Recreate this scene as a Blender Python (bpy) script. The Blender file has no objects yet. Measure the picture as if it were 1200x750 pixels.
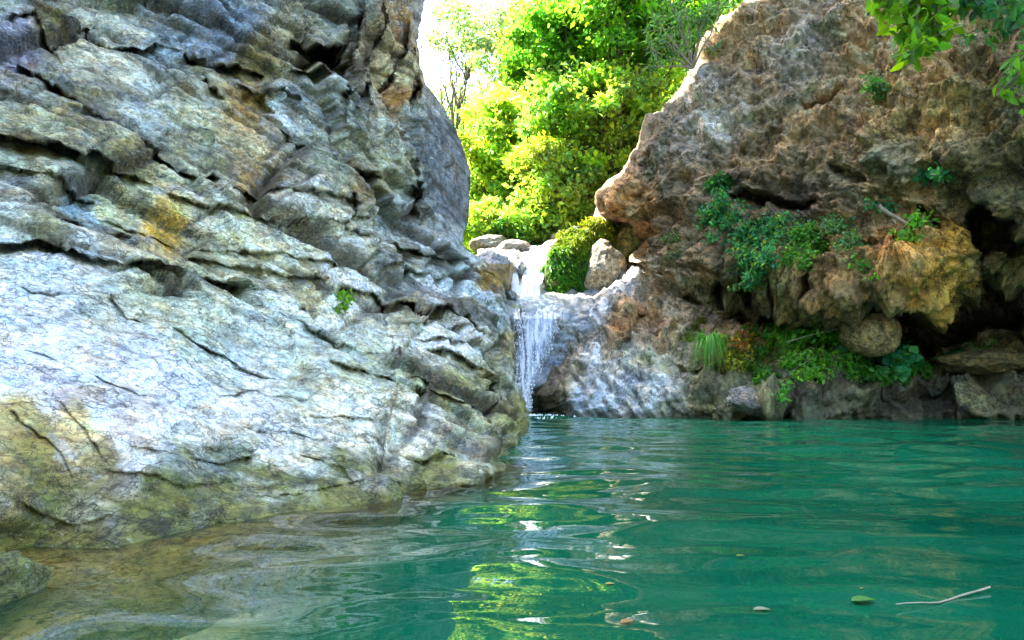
import bpy, math
import numpy as np
from mathutils import Vector

# ------------------------------------------------------------------ camera, world, sun, exposure
scene = bpy.context.scene
CAMZ, FPX, TILT = 0.6, 850.0, math.atan(65/850)
cam_data = bpy.data.cameras.new('camera'); cam = bpy.data.objects.new('camera', cam_data)
scene.collection.objects.link(cam); scene.camera = cam
cam.location = (0, 0, CAMZ); cam.rotation_euler = (math.pi/2+TILT, 0, 0)
cam_data.sensor_width = 36; cam_data.lens = 36*FPX/1200; cam_data.clip_start = 0.05; cam_data.clip_end = 500
SUN = Vector((-0.55, 0.25, 0.80)).normalized()
elev = math.asin(SUN.z); azim = math.atan2(SUN.x, SUN.y)
world = bpy.data.worlds.new('World'); scene.world = world; world.use_nodes = True
wn = world.node_tree; bg = wn.nodes['Background']
sky = wn.nodes.new('ShaderNodeTexSky'); sky.sky_type = 'NISHITA'; sky.sun_disc = False
sky.sun_elevation = elev; sky.sun_rotation = azim; sky.air_density = 1.0; sky.dust_density = 2.5; sky.ozone_density = 1.0
wn.links.new(sky.outputs[0], bg.inputs[0]); bg.inputs[1].default_value = 0.15
sd = bpy.data.lights.new('sun', 'SUN'); sd.energy = 4.3; sd.angle = math.radians(0.5); sd.color = (1, .95, .86)
so = bpy.data.objects.new('sun', sd); scene.collection.objects.link(so)
so.rotation_euler = SUN.to_track_quat('Z', 'Y').to_euler()
vs = scene.view_settings; vs.view_transform = 'Standard'; vs.look = 'None'; vs.gamma = 1; vs.exposure = 3.3
try: vs.use_curve_mapping = False
except Exception: pass
scene.render.engine = 'CYCLES'

# ------------------------------------------------------------------ helpers
rng = np.random.default_rng(7)
COL = scene.collection
CA, SA = math.cos(TILT), math.sin(TILT)
def P(px, py, d):                     # point seen at a spot of the photograph, d metres away along +Y
    px = np.asarray(px, float); py = np.asarray(py, float); d = np.asarray(d, float)
    xr = (px-600)/FPX; yu = (375-py)/FPX
    k = d/(CA-yu*SA)
    return np.stack(np.broadcast_arrays(xr*k, d, CAMZ+(SA+yu*CA)*k), -1)
def dz(px, py, z):                    # distance at which that spot meets the height z
    yu = (375-py)/FPX
    return (z-CAMZ)*(CA-yu*SA)/(SA+yu*CA)
def _h(i, j, k, s):
    with np.errstate(over='ignore'):
        n = (i.astype(np.uint32)*np.uint32(374761393) + j.astype(np.uint32)*np.uint32(668265263)
             + k.astype(np.uint32)*np.uint32(2147483647) + np.uint32((s*974634777+12345) & 0xffffffff))
        n = (n ^ (n >> np.uint32(13)))*np.uint32(1274126177)
        n = (n ^ (n >> np.uint32(16)))*np.uint32(2246822519)
        n = n ^ (n >> np.uint32(13))
    return n
def _r(i, j, k, s): return _h(i, j, k, s).astype(np.float64)/4294967295.0
def noise(p, s=0):                    # gradient noise, about -1..1
    f = np.floor(p).astype(np.int64); t = p-f; u = t*t*t*(t*(t*6-15)+10)
    out = 0
    for a in (0, 1):
        for b in (0, 1):
            for c in (0, 1):
                h = _h(f[..., 0]+a, f[..., 1]+b, f[..., 2]+c, s)
                gx = (h & 1023)/511.5-1; gy = ((h >> 10) & 1023)/511.5-1; gz = ((h >> 20) & 1023)/511.5-1
                d = gx*(t[..., 0]-a)+gy*(t[..., 1]-b)+gz*(t[..., 2]-c)
                w = (u[..., 0] if a else 1-u[..., 0])*(u[..., 1] if b else 1-u[..., 1])*(u[..., 2] if c else 1-u[..., 2])
                out = out+w*d
    return out*1.4
def fbm(p, o=4, s=0, g=.5, l=2.03):
    a, r, n = 1.0, 0, 0
    for i in range(o):
        r = r+a*noise(p, s+i*17); n += a; a *= g; p = p*l+3.7
    return r/n*1.3
def ridged(p, o=4, s=0):
    a, r, n = 1.0, 0, 0
    for i in range(o):
        r = r+a*(1-2*np.abs(noise(p, s+i*17))); n += a; a *= .5; p = p*2.07+1.3
    return r/n
def voro(p, s=0, jit=.9):             # F1, F2, cell random (3), offset from the cell's centre
    f = np.floor(p).astype(np.int64)
    sh = p.shape[:-1]
    f1 = np.full(sh, 9.); f2 = np.full(sh, 9.); rid = np.zeros(sh+(3,)); off = np.zeros(sh+(3,))
    for a in (-1, 0, 1):
        for b in (-1, 0, 1):
            for c in (-1, 0, 1):
                i, j, k = f[..., 0]+a, f[..., 1]+b, f[..., 2]+c
                q = np.stack([i+.5+jit*(_r(i, j, k, s+1)-.5), j+.5+jit*(_r(i, j, k, s+2)-.5), k+.5+jit*(_r(i, j, k, s+3)-.5)], -1)
                v = p-q; d = np.sqrt((v*v).sum(-1))
                m = d < f1
                f2 = np.where(m, f1, np.minimum(f2, d)); f1 = np.where(m, d, f1)
                rr = np.stack([_r(i, j, k, s+4), _r(i, j, k, s+5), _r(i, j, k, s+6)], -1)
                rid = np.where(m[..., None], rr, rid); off = np.where(m[..., None], v, off)
    return f1, f2, rid, off
def sstep(a, b, x):
    t = np.clip((x-a)/(b-a), 0, 1); return t*t*(3-2*t)
def tps(ctrl, X, Y, lam=.002):
    c = np.array(ctrl, float); xy = c[:, :2]/200.0; v = c[:, 2:]
    def U(r2): return np.where(r2 > 1e-12, .5*r2*np.log(r2+1e-12), 0)
    n = len(c); K = U(((xy[:, None]-xy[None])**2).sum(-1))+lam*np.eye(n)
    Pm = np.c_[np.ones(n), xy]; A = np.zeros((n+3, n+3)); A[:n, :n] = K; A[:n, n:] = Pm; A[n:, :n] = Pm.T
    w = np.linalg.solve(A, np.r_[v, np.zeros((3, v.shape[1]))])
    q = np.stack([X, Y], -1)/200.0
    out = w[n]+q[..., :1]*w[n+1]+q[..., 1:]*w[n+2]
    for i in range(n):
        out = out+U(((q-xy[i])**2).sum(-1))[..., None]*w[i]
    return out[..., 0] if v.shape[1] == 1 else out
def idw(ctrl, X, Y, sig=60):          # soft blend of colours given at spots
    c = np.array(ctrl, float); num = 0; den = 1e-9
    for r in c:
        w = 1/(((X-r[0])**2+(Y-r[1])**2)/sig**2+.08)**2
        num = num+w[..., None]*r[2:]; den = den+w
    return num/den[..., None]
def pline(pts, X, Y):                 # distance to a polyline, sign (+ above), closeness to its ends
    best = np.full(X.shape, 1e9); sg = np.ones(X.shape); tt = np.zeros(X.shape)
    p = np.array(pts, float); L = np.r_[0, np.cumsum(np.hypot(*np.diff(p, axis=0).T))]
    for i in range(len(p)-1):
        a, b = p[i], p[i+1]; ab = b-a; l2 = (ab**2).sum()
        t = np.clip(((X-a[0])*ab[0]+(Y-a[1])*ab[1])/l2, 0, 1)
        dx, dy = X-a[0]-t*ab[0], Y-a[1]-t*ab[1]; d = np.hypot(dx, dy)
        m = d < best; best = np.where(m, d, best)
        sg = np.where(m, np.sign(ab[1]*dx-ab[0]*dy), sg); tt = np.where(m, (L[i]+t*math.sqrt(l2))/L[-1], tt)
    return best, sg, np.sqrt(np.clip(np.minimum(tt, 1-tt)*6, 0, 1))
def polysd(pts, X, Y):                # signed distance to a polygon, + inside
    p = np.array(pts+[pts[0]], float); d, _, _ = pline(p, X, Y)
    ins = np.zeros(X.shape, bool)
    for i in range(len(p)-1):
        (x0, y0), (x1, y1) = p[i], p[i+1]
        c = ((y0 > Y) != (y1 > Y)) & (X < (x1-x0)*(Y-y0)/(y1-y0+1e-9)+x0); ins ^= c
    return np.where(ins, d, -d)

def tag(o, label=None, cat=None, group=None, kind=None):
    if label: o['label'] = label
    if cat: o['category'] = cat
    if group: o['group'] = group
    if kind: o['kind'] = kind
    return o
def empty(name, loc=(0, 0, 0)):
    o = bpy.data.objects.new(name, None); COL.objects.link(o); o.location = loc; o.empty_display_size = .2; return o
def link(name, me, mat, parent=None):
    o = bpy.data.objects.new(name, me); COL.objects.link(o)
    if mat: me.materials.append(mat)
    if parent:
        o.parent = parent; o.location = -Vector(parent.location)
    return o
def mesh(name, V, F, mat, parent=None, smooth=True, col=None, attrs=None):
    V = np.ascontiguousarray(V, dtype=np.float32).reshape(-1, 3); F = np.ascontiguousarray(F, dtype=np.int32)
    me = bpy.data.meshes.new(name); k = F.shape[1]
    me.vertices.add(len(V)); me.vertices.foreach_set('co', V.ravel())
    me.loops.add(F.size); me.loops.foreach_set('vertex_index', F.ravel())
    me.polygons.add(len(F)); me.polygons.foreach_set('loop_start', np.arange(0, F.size, k, dtype=np.int32))
    me.polygons.foreach_set('use_smooth', np.full(len(F), smooth))
    me.update(calc_edges=True); me.validate()
    if col is not None:
        a = me.color_attributes.new('Col', 'FLOAT_COLOR', 'POINT')
        c = np.ones((len(V), 4), np.float32); c[:, :3] = np.asarray(col).reshape(-1, 3); a.data.foreach_set('color', c.ravel())
    for nm, v in (attrs or {}).items():
        a = me.attributes.new(nm, 'FLOAT', 'POINT'); a.data.foreach_set('value', np.asarray(v, np.float32).ravel())
    return link(name, me, mat, parent)
def gridfaces(n, m):
    i = np.arange(n*m).reshape(n, m)
    return np.stack([i[:-1, :-1], i[1:, :-1], i[1:, 1:], i[:-1, 1:]], -1).reshape(-1, 4)
def gnormals(V):
    du = np.gradient(V, axis=1); dv = np.gradient(V, axis=0)
    n = np.cross(dv, du); n /= np.linalg.norm(n, axis=-1, keepdims=True)+1e-9
    return n
def smooth2(a, k):
    for _ in range(k):
        b = np.pad(a, ((1, 1), (1, 1), (0, 0)), mode='edge')
        a = (b[:-2, 1:-1]+b[2:, 1:-1]+b[1:-1, :-2]+b[1:-1, 2:]+4*a)/8
    return a

# ------------------------------------------------------------------ materials
def mat_new(name):
    m = bpy.data.materials.new(name); m.use_nodes = True; t = m.node_tree
    for n in list(t.nodes): t.nodes.remove(n)
    out = t.nodes.new('ShaderNodeOutputMaterial')
    def N(kind, **kw):
        n = t.nodes.new('ShaderNode'+kind)
        for k, v in kw.items():
            if k.startswith('_'): setattr(n, k[1:], v)
            else:
                key = k.replace('__', ' ')
                n.inputs[int(key[1:]) if key[0] == 'i' and key[1:].isdigit() else key].default_value = v
        return n
    def Lk(a, b): t.links.new(a, b)
    return m, N, Lk, out
def ramp(N, stops):
    n = N('ValToRGB'); cr = n.color_ramp
    while len(cr.elements) > 1: cr.elements.remove(cr.elements[-1])
    for i, (p, c) in enumerate(stops):
        e = cr.elements[0] if i == 0 else cr.elements.new(p)
        e.position = p; e.color = (*c, 1) if len(c) == 3 else c
    return n
def rock_mat(name, fine=26, bump=.012, rough=.8, contrast=(.55, 1.4), speck=(.62, .6, .56), specamt=.35, stretch=(1, 1, 1), rot=(0, 0, 0)):
    m, N, L, out = mat_new(name)
    tc = N('TexCoord'); mp = N('Mapping'); mp.inputs['Scale'].default_value = stretch; mp.inputs['Rotation'].default_value = rot
    L(tc.outputs['Object'], mp.inputs[0])
    at = N('Attribute', _attribute_name='Col')
    n1 = N('TexNoise', Scale=fine, Detail=7.0, Roughness=.68); L(mp.outputs[0], n1.inputs['Vector'])
    n2 = N('TexNoise', Scale=fine*.28, Detail=6.0, Roughness=.6, Distortion=.6); L(mp.outputs[0], n2.inputs['Vector'])
    r1 = N('MapRange', i1=.36, i2=.64, i3=contrast[0], i4=contrast[1]); L(n1.outputs[0], r1.inputs[0])
    nl = N('TexNoise', Scale=fine*.07, Detail=3.0, Roughness=.6); L(tc.outputs['Object'], nl.inputs['Vector'])
    rq = N('MapRange', i1=.36, i2=.6, i3=.25, i4=1.); L(nl.outputs[0], rq.inputs[0]); wt = N('Attribute', _attribute_name='wet'); inv = N('MapRange', i1=0., i2=.6, i3=1., i4=.25); L(wt.outputs['Fac'], inv.inputs[0]); rqm = N('Math', _operation='MULTIPLY'); L(rq.outputs[0], rqm.inputs[0]); L(inv.outputs[0], rqm.inputs[1]); rmx = N('Mix', _data_type='FLOAT'); L(rqm.outputs[0], rmx.inputs[0]); rmx.inputs[2].default_value = 1.0; L(r1.outputs[0], rmx.inputs[3])
    vm = N('VectorMath', _operation='SCALE'); L(at.outputs['Color'], vm.inputs[0]); L(rmx.outputs[0], vm.inputs['Scale'])
    # warm / cool drift
    r2 = ramp(N, [(0.3, (.80, .95, 1.12)), (.5, (1, 1, 1)), (.7, (1.2, 1.0, .74))]); L(n2.outputs[0], r2.inputs[0])
    mm = N('VectorMath', _operation='MULTIPLY'); L(vm.outputs[0], mm.inputs[0]); L(r2.outputs[0], mm.inputs[1])
    # pale lichen specks
    n3 = N('TexNoise', Scale=fine*1.7, Detail=3.0, Roughness=.7); L(tc.outputs['Object'], n3.inputs['Vector'])
    r3 = N('MapRange', i1=.60, i2=.70, i3=0., i4=specamt); L(n3.outputs[0], r3.inputs[0])
    mx = N('Mix', _data_type='RGBA'); L(r3.outputs[0], mx.inputs[0]); L(mm.outputs[0], mx.inputs[6]); mx.inputs[7].default_value = (*speck, 1)
    # dark hairline cracks
    v = N('TexVoronoi', _feature='DISTANCE_TO_EDGE', Scale=fine*.16)
    wj = N('TexNoise', Scale=fine*.3, Detail=4.0); L(tc.outputs['Object'], wj.inputs['Vector'])
    wa = N('VectorMath', _operation='MULTIPLY_ADD'); L(wj.outputs['Color'], wa.inputs[0]); wa.inputs[1].default_value = (.5, .5, .5); L(mp.outputs[0], wa.inputs[2])
    L(wa.outputs[0], v.inputs['Vector'])
    rc = N('MapRange', i1=.0, i2=.018, i3=.45, i4=1.); L(v.outputs['Distance'], rc.inputs[0])
    fac = rc.outputs[0]
    for sc_, wd, dk in ((fine*.055, .010, .30), (fine*.17, .016, .40), (fine*.5, .03, .55)):
        nv = N('TexNoise', Scale=sc_, Detail=5.0, Roughness=.62, Distortion=.25); L(mp.outputs[0], nv.inputs['Vector'])
        sb = N('Math', _operation='SUBTRACT', i1=.5); L(nv.outputs[0], sb.inputs[0]); ab = N('Math', _operation='ABSOLUTE'); L(sb.outputs[0], ab.inputs[0])
        rl = N('MapRange', i1=.0, i2=wd, i3=dk, i4=1.); L(ab.outputs[0], rl.inputs[0]); mu = N('Math', _operation='MULTIPLY'); L(fac, mu.inputs[0]); L(rl.outputs[0], mu.inputs[1]); fac = mu.outputs[0]
    m2 = N('VectorMath', _operation='SCALE'); L(mx.outputs[2], m2.inputs[0]); L(fac, m2.inputs['Scale'])
    b = N('BsdfPrincipled', Roughness=rough); L(m2.outputs[0], b.inputs['Base Color'])
    wet = N('Attribute', _attribute_name='wet')
    rr = N('MapRange', i1=0., i2=1., i3=rough, i4=.22); L(wet.outputs['Fac'], rr.inputs[0]); L(rr.outputs[0], b.inputs['Roughness'])
    nb = N('TexNoise', Scale=fine*.9, Detail=9.0, Roughness=.72); L(mp.outputs[0], nb.inputs['Vector'])
    ad = N('Math', _operation='MULTIPLY_ADD', i1=.3); L(fac, ad.inputs[0]); L(nb.outputs[0], ad.inputs[2])
    bp = N('Bump', Strength=1.0, Distance=bump); L(ad.outputs[0], bp.inputs['Height']); L(bp.outputs[0], b.inputs['Normal'])
    L(b.outputs[0], out.inputs[0]); return m
def leaf_mat(name, trans=.45, rough=.45):
    m, N, L, out = mat_new(name)
    at = N('Attribute', _attribute_name='Col')
    b = N('BsdfPrincipled', Roughness=rough); L(at.outputs['Color'], b.inputs['Base Color']); b.inputs['Specular IOR Level'].default_value = .35
    tr = N('BsdfTranslucent'); vm = N('VectorMath', _operation='MULTIPLY'); vm.inputs[1].default_value = (1.6, 1.6, .8)
    L(at.outputs['Color'], vm.inputs[0]); L(vm.outputs[0], tr.inputs[0])
    mx = N('MixShader', i0=trans); L(b.outputs[0], mx.inputs[1]); L(tr.outputs[0], mx.inputs[2]); L(mx.outputs[0], out.inputs[0]); return m
def plain_mat(name, col, rough=.8, scale=20, var=.35, bump=.004):
    m, N, L, out = mat_new(name)
    tc = N('TexCoord'); n = N('TexNoise', Scale=scale, Detail=6.0, Roughness=.65); L(tc.outputs['Object'], n.inputs['Vector'])
    r = ramp(N, [(.3, tuple(c*(1-var) for c in col)), (.7, tuple(c*(1+var) for c in col))]); L(n.outputs[0], r.inputs[0])
    b = N('BsdfPrincipled', Roughness=rough); L(r.outputs[0], b.inputs['Base Color'])
    bp = N('Bump', Distance=bump); L(n.outputs[0], bp.inputs['Height']); L(bp.outputs[0], b.inputs['Normal']); L(b.outputs[0], out.inputs[0]); return m

M_left = rock_mat('grey_rock', fine=26, bump=.022, rough=.8, contrast=(.45, 1.5), stretch=(1, 1, 1.7), rot=(0, .34, 0))
M_right = rock_mat('tufa_rock', fine=15, bump=.03, rough=.9, contrast=(.35, 1.6), speck=(.45, .38, .28), specamt=.3)
M_bank = rock_mat('pale_wet_rock', fine=18, bump=.012, rough=.6, contrast=(.5, 1.4))
M_leaf = leaf_mat('leaf', .58); M_leafd = leaf_mat('waxy_leaf', .3, .35); M_grass = leaf_mat('grass_blade', .35)
M_bark = plain_mat('bark', (.13, .09, .06), .9); M_twig = plain_mat('dry_twig', (.3, .24, .17), .9)

# ------------------------------------------------------------------ left cliff
def cols_of(fr, xl, xe):              # columns from far left to the silhouette
    return xl+(xe-xl)*fr
ys = np.r_[np.linspace(-1500, -12, 100), np.linspace(-8, 700, 470), np.linspace(706, 860, 22)]  # rows above the frame raise the unseen cliff top to block the sun
edge = [(-1500, 430), (-860, 470), (-520, 500), (-100, 508), (0, 500), (20, 497), (48, 488), (62, 489), (80, 492), (100, 498), (125, 520), (145, 531), (165, 541), (190, 548),
        (210, 551), (245, 550), (262, 547), (285, 542), (294, 546), (300, 560), (312, 575), (330, 586), (350, 592), (380, 596), (410, 600), (450, 604), (465, 612),
        (478, 620), (500, 624), (560, 640), (700, 720), (860, 800)]
xe = np.interp(ys, *np.array(edge, float).T)
xe = xe+2.5*noise(np.stack([ys/14, ys*0, ys*0], -1), 3)*(ys < 480)
fr = np.r_[np.linspace(0, .36, 60), np.linspace(.365, 1, 470)]       # 36 percent lies out of frame
PXa = -340+(xe[:, None]+340)*fr[None, :]; PYa = np.repeat(ys[:, None], len(fr), 1)
Z = lambda x, y, z: (x, y, float(dz(x, y, z)))
cA = [Z(40, 637, 0), Z(0, 645, 0), Z(120, 638, 0), Z(200, 627, 0), Z(313, 607, 0), Z(397, 594, 0), Z(440, 585, 0), Z(480, 578, 0), Z(560, 569, 0), Z(585, 552, 0), Z(592, 530, 0), (594, 508, 6.3), Z(612, 500, 0), Z(619, 485, 0),
      Z(-200, 690, 0), Z(-340, 730, 0), Z(0, 760, -.17), Z(100, 730, -.14), Z(200, 700, -.17), Z(300, 680, -.22), Z(-300, 860, -.25), Z(400, 680, -.36), Z(520, 650, -.6), Z(620, 600, -.8), Z(640, 540, -.55), Z(600, 720, -.95), Z(780, 850, -1.4), Z(200, 860, -.38), Z(500, 860, -.85), Z(0, 860, -.25), Z(720, 700, -1.2), Z(640, 505, -.25),
      (200, 575, 2.9), (0, 590, 2.45), (0, 520, 2.65), (0, 450, 2.95), (0, 400, 3.2), (0, 340, 3.6), (0, 295, 3.9), (100, 560, 2.8), (100, 480, 3.05), (100, 400, 3.5), (100, 330, 4.0),
      (200, 500, 3.25), (200, 430, 3.7), (200, 370, 4.2), (200, 330, 4.5), (300, 560, 3.4), (300, 480, 3.9), (300, 410, 4.6), (300, 360, 5.0), (400, 560, 3.7), (400, 500, 4.1), (400, 440, 4.8), (400, 390, 5.4),
      (490, 545, 4.15), (490, 500, 4.7), (490, 450, 5.5), (490, 400, 6.3), (490, 370, 6.7), (560, 520, 5.2), (560, 480, 6.0), (560, 430, 7.0), (560, 390, 7.9), (585, 470, 7.6), (592, 430, 9.4), (605, 470, 9.8), (596, 380, 10.3), (570, 350, 9.4), (540, 340, 8.7), (480, 340, 7.4), (590, 345, 11), (575, 320, 10.5), (548, 305, 9.8),
      (0, 270, 3.95), (0, 200, 4.35), (100, 250, 4.35), (200, 300, 4.7), (200, 220, 5.1), (300, 300, 5.4), (300, 220, 5.9), (400, 340, 6.0), (400, 270, 6.7), (400, 200, 7.2), (480, 300, 7.8), (480, 265, 8.6), (530, 290, 9.2),
      (0, 100, 4.9), (0, 0, 5.4), (100, 100, 5.2), (200, 100, 5.8), (100, 0, 5.9), (200, 0, 6.4), (300, 100, 6.5), (300, 0, 7.0), (380, 100, 7.3), (380, 0, 7.7), (440, 100, 8.1), (440, 0, 8.4), (440, 200, 8.0), (490, 200, 9.0), (490, 100, 9.2), (490, 0, 9.4), (535, 200, 10), (540, 260, 9.8),
      (0, -500, 7.2), (200, -500, 8.0), (490, -500, 10), (-340, -500, 6), (0, -860, 8), (-340, -860, 6.6), (200, -860, 9), (480, -860, 11), (0, -1300, 8.6), (-340, -1300, 7.2), (200, -1300, 9.6), (440, -1300, 11.3), (-340, 0, 3.6), (-340, 300, 2.7), (-340, 500, 2.0), (-340, 640, 1.75), (-150, 0, 4.4), (-150, 300, 3.3), (-150, 550, 2.2), (200, -200, 7.2), (450, -200, 9.5)]
Da = tps(cA, PXa, PYa)
V0A = P(PXa, PYa, Da); nA0 = smooth2(gnormals(smooth2(V0A, 12)), 6); nA0 /= np.linalg.norm(nA0, axis=-1, keepdims=True)
# wobble the traced lines a little so that they break like rock
q3 = np.stack([PXa/26, PYa/26, PXa*0], -1); wx = PXa+5*fbm(q3*.5, 3, 5, .5)+1.5*noise(q3*2.5, 5); wy = PYa+5*fbm(q3*.5+9.3, 3, 6, .5)+1.5*noise(q3*2.5+4, 6)
lv = fbm(np.stack([PXa/60, PYa/60, PXa*0], -1), 4, 7)
scl = Da/6.0
def lip(pts, amp, wa=14, wb=10, crack=1.0):   # overhanging lip above the line, hollow below it
    global Da, crk
    d, s, e = pline(pts, wx, wy); e = e*np.clip(.75+1.5*lv, .1, 1.5)
    am = amp*(1.45-.6*slabm); Da = Da-e*scl*am*np.where(s > 0, .35*np.clip(1-d/(wa*2.5), 0, 1)**.5, -.75*np.clip(1-d/(wb*1.3), 0, 1)**.7)
    c = np.exp(-(d/(.8+.5*(scl>.9)))**2)*e; Da = Da+c*scl*(.012+.03*np.clip(amp*4,0,1))*crack
    crk = np.maximum(crk, c*crack)
crk = np.zeros(PXa.shape); slabm = np.clip(polysd([(-400, 290), (45, 288), (140, 322), (290, 345), (400, 392), (452, 372), (456, 460), (440, 560), (400, 900), (-400, 900)], wx, wy)/20, 0, 1)
lips = [([(-60, 150), (0, 162), (33, 167), (83, 180), (110, 188), (150, 203), (182, 213)], .28, 16, 12), ([(-40, 196), (0, 198), (35, 203), (70, 206), (120, 222)], .12, 10, 8),
 ([(20, 75), (47, 90), (83, 113), (117, 133), (140, 145), (165, 160)], .22, 14, 10), ([(215, 66), (240, 72), (270, 74), (300, 80), (312, 84)], .35, 22, 14), ([(185, 84), (215, 90), (240, 95), (258, 118)], .2, 10, 12),
 ([(160, 158), (193, 180), (213, 197), (240, 203), (262, 215)], .2, 12, 8), ([(-80, 292), (0, 286), (20, 284), (45, 281), (70, 288), (100, 305), (140, 317), (180, 318), (230, 325), (265, 330), (290, 338), (320, 340), (345, 355), (370, 366), (392, 370)], .30, 10, 9),
 ([(60, 262), (100, 266), (150, 272), (190, 285), (240, 300), (290, 306), (330, 314), (385, 324)], .14, 8, 8), ([(120, 243), (180, 262), (230, 283), (290, 290), (350, 300), (400, 312)], .12, 8, 7),
 ([(200, 225), (260, 245), (320, 262), (380, 275), (430, 290)], .14, 9, 8), ([(260, 218), (310, 234), (370, 246), (400, 256)], .14, 9, 8),
 ([(337, 43), (360, 50), (395, 62)], .4, 8, 18), ([(335, 85), (350, 88), (383, 97)], .15, 5, 8), ([(400, 55), (392, 100), (386, 140), (383, 190)], .2, 5, 12), ([(418, 0), (412, 50), (398, 110), (396, 160)], .2, 9, 9), ([(440, -10), (432, 60), (418, 120), (410, 160)], .2, 9, 9), ([(470, 20), (452, 90), (436, 160)], .25, 12, 8),
 ([(385, 185), (400, 200), (430, 208), (470, 222), (480, 235)], .35, 6, 14), ([(388, 235), (395, 262), (430, 275)], .15, 8, 8), ([(478, 60), (482, 140), (473, 200), (490, 260)], .22, 8, 16),
 ([(23, 343), (60, 350), (93, 350)], .07, 8, 5), ([(130, 345), (150, 372), (170, 375)], .10, 12, 8), ([(-40, 395), (0, 403), (33, 413), (80, 427), (125, 452), (165, 470), (200, 473)], .05, 6, 4), ([(200, 380), (240, 407), (283, 430), (327, 447)], .12, 12, 9),
 ([(423, 280), (473, 290), (513, 297), (543, 307)], .3, 10, 10), ([(440, 322), (470, 318), (500, 321), (550, 317), (578, 322)], .25, 9, 8), ([(450, 355), (500, 370), (540, 380), (556, 402)], .30, 12, 12), ([(400, 335), (440, 345), (452, 352)], .15, 8, 8),
 ([(452, 350), (455, 420), (453, 500), (450, 545)], .14, 3, 7), ([(382, 431), (446, 450), (503, 473)], .16, 14, 12), ([(360, 485), (414, 495), (440, 495)], .13, 8, 8), ([(529, 418), (555, 434), (571, 463), (574, 492)], .35, 10, 12),
 ([(456, 447), (500, 462), (540, 478), (575, 496), (593, 504)], .14, 14, 10), ([(350, 530), (380, 540), (398, 548), (414, 572)], .14, 12, 9), ([(487, 532), (529, 527), (558, 543), (562, 560)], .14, 12, 8), ([(573, 503), (594, 505)], .3, 6, 14),
 ([(120, 550), (150, 556), (180, 562), (213, 575), (235, 570), (293, 563)], .06, 4, 8), ([(150, 525), (200, 535), (240, 545), (300, 538)], .10, 12, 12), ([(0, 473), (27, 497), (67, 530), (90, 570)], .04, 5, 4), ([(37, 450), (67, 477), (103, 517), (125, 545)], .05, 5, 4),
 ([(0, 580), (40, 600), (90, 620), (130, 610)], .10, 9, 8), ([(230, 470), (300, 462), (370, 470)], .05, 8, 5), ([(270, 500), (330, 510), (400, 515), (450, 512)], .06, 8, 5), ([(300, 360), (360, 395), (420, 420), (450, 425)], .08, 12, 7), ([(250, 590), (300, 585), (380, 575), (450, 565), (520, 560)], .07, 9, 6),
 ([(0, 40), (40, 30), (60, 60), (75, 40), (110, 20)], .2, 10, 8), ([(100, 40), (150, 50), (200, 60), (215, 66)], .12, 12, 8), ([(300, 130), (330, 160), (370, 170), (385, 180)], .16, 8, 8), ([(-20, -40), (120, -20), (260, -30), (380, -20)], .3, 16, 16), ([(-100, -160), (100, -140), (400, -170)], .4, 16, 16),
 ([(278, 98), (300, 106), (330, 108), (350, 120)], .14, 8, 8), ([(500, 410), (545, 425), (556, 440)], .1, 8, 8), ([(470, 400), (520, 402), (560, 412)], .08, 6, 5), ([(462, 430), (510, 440), (545, 450)], .07, 6, 5), ([(465, 378), (510, 388), (545, 396)], .07, 6, 5)]
for l in lips: lip(*l)
for pl, amp in (([(337, 45), (395, 64), (385, 95), (347, 86)], .45), ([(392, 205), (420, 208), (440, 232), (436, 262), (398, 258)], .3), ([(72, 132), (95, 128), (118, 140), (95, 146)], .15), ([(278, 104), (312, 108), (330, 135), (300, 140)], .2), ([(430, 228), (476, 236), (476, 272), (432, 262)], -.15), ([(205, 530), (250, 522), (300, 530), (290, 552), (225, 560)], .06)):
    Da = Da+scl*amp*sstep(0, 8, polysd(pl, wx, wy))
Da = smooth2(Da[..., None], 1)[..., 0]; V = P(PXa, PYa, Da); nrm = nA0
# strata frame: beds dip down to the right and away
sn = np.array([.34, .10, .93]); sn /= np.linalg.norm(sn); t1 = np.cross(sn, [0, 1, 0]); t1 /= np.linalg.norm(t1); t2 = np.cross(sn, t1)
def strata(V, kx, ky, kz): return np.stack([V@t1*kx, V@t2*ky, V@sn*kz], -1)
smoothm = np.clip(polysd([(-400, 290), (45, 288), (140, 322), (290, 345), (400, 392), (452, 372), (456, 460), (440, 560), (400, 900), (-400, 900)], wx, wy)/20, 0, 1)   # the water-polished slab
rightm = sstep(440, 470, wx)*sstep(340, 370, wy)
VT = V; V = V0A
warp = np.stack([fbm(V*1.3, 3, 30), fbm(V*1.3, 3, 31), fbm(V*1.3, 3, 32)], -1)
sV = V+.14*warp
def blocks(kx, ky, kz, s, tilt=.25):
    f1, f2, rid, off = voro(strata(sV, kx, ky, kz), s)
    return (rid[..., 0]-.5)+tilt*((rid[..., 1]-.5)*off[..., 0]*2+(rid[..., 2]-.5)*off[..., 2]*2), 1-sstep(0, .12, f2-f1), rid
b1, c1, r1 = blocks(.8, .8, 1.5, 40); b2, c2, r2 = blocks(1.9, 1.9, 3.6, 50); b3, c3, r3 = blocks(6.5, 6.5, 15, 60)
bed = ridged(strata(sV, 1.2, 1.2, 9), 3, 70)
f_ = fbm(V*3.2, 5, 80); fs = fbm(strata(sV, 6, 6, 16), 4, 85)
dist = np.clip(Da/6, .5, 1.6)
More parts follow.
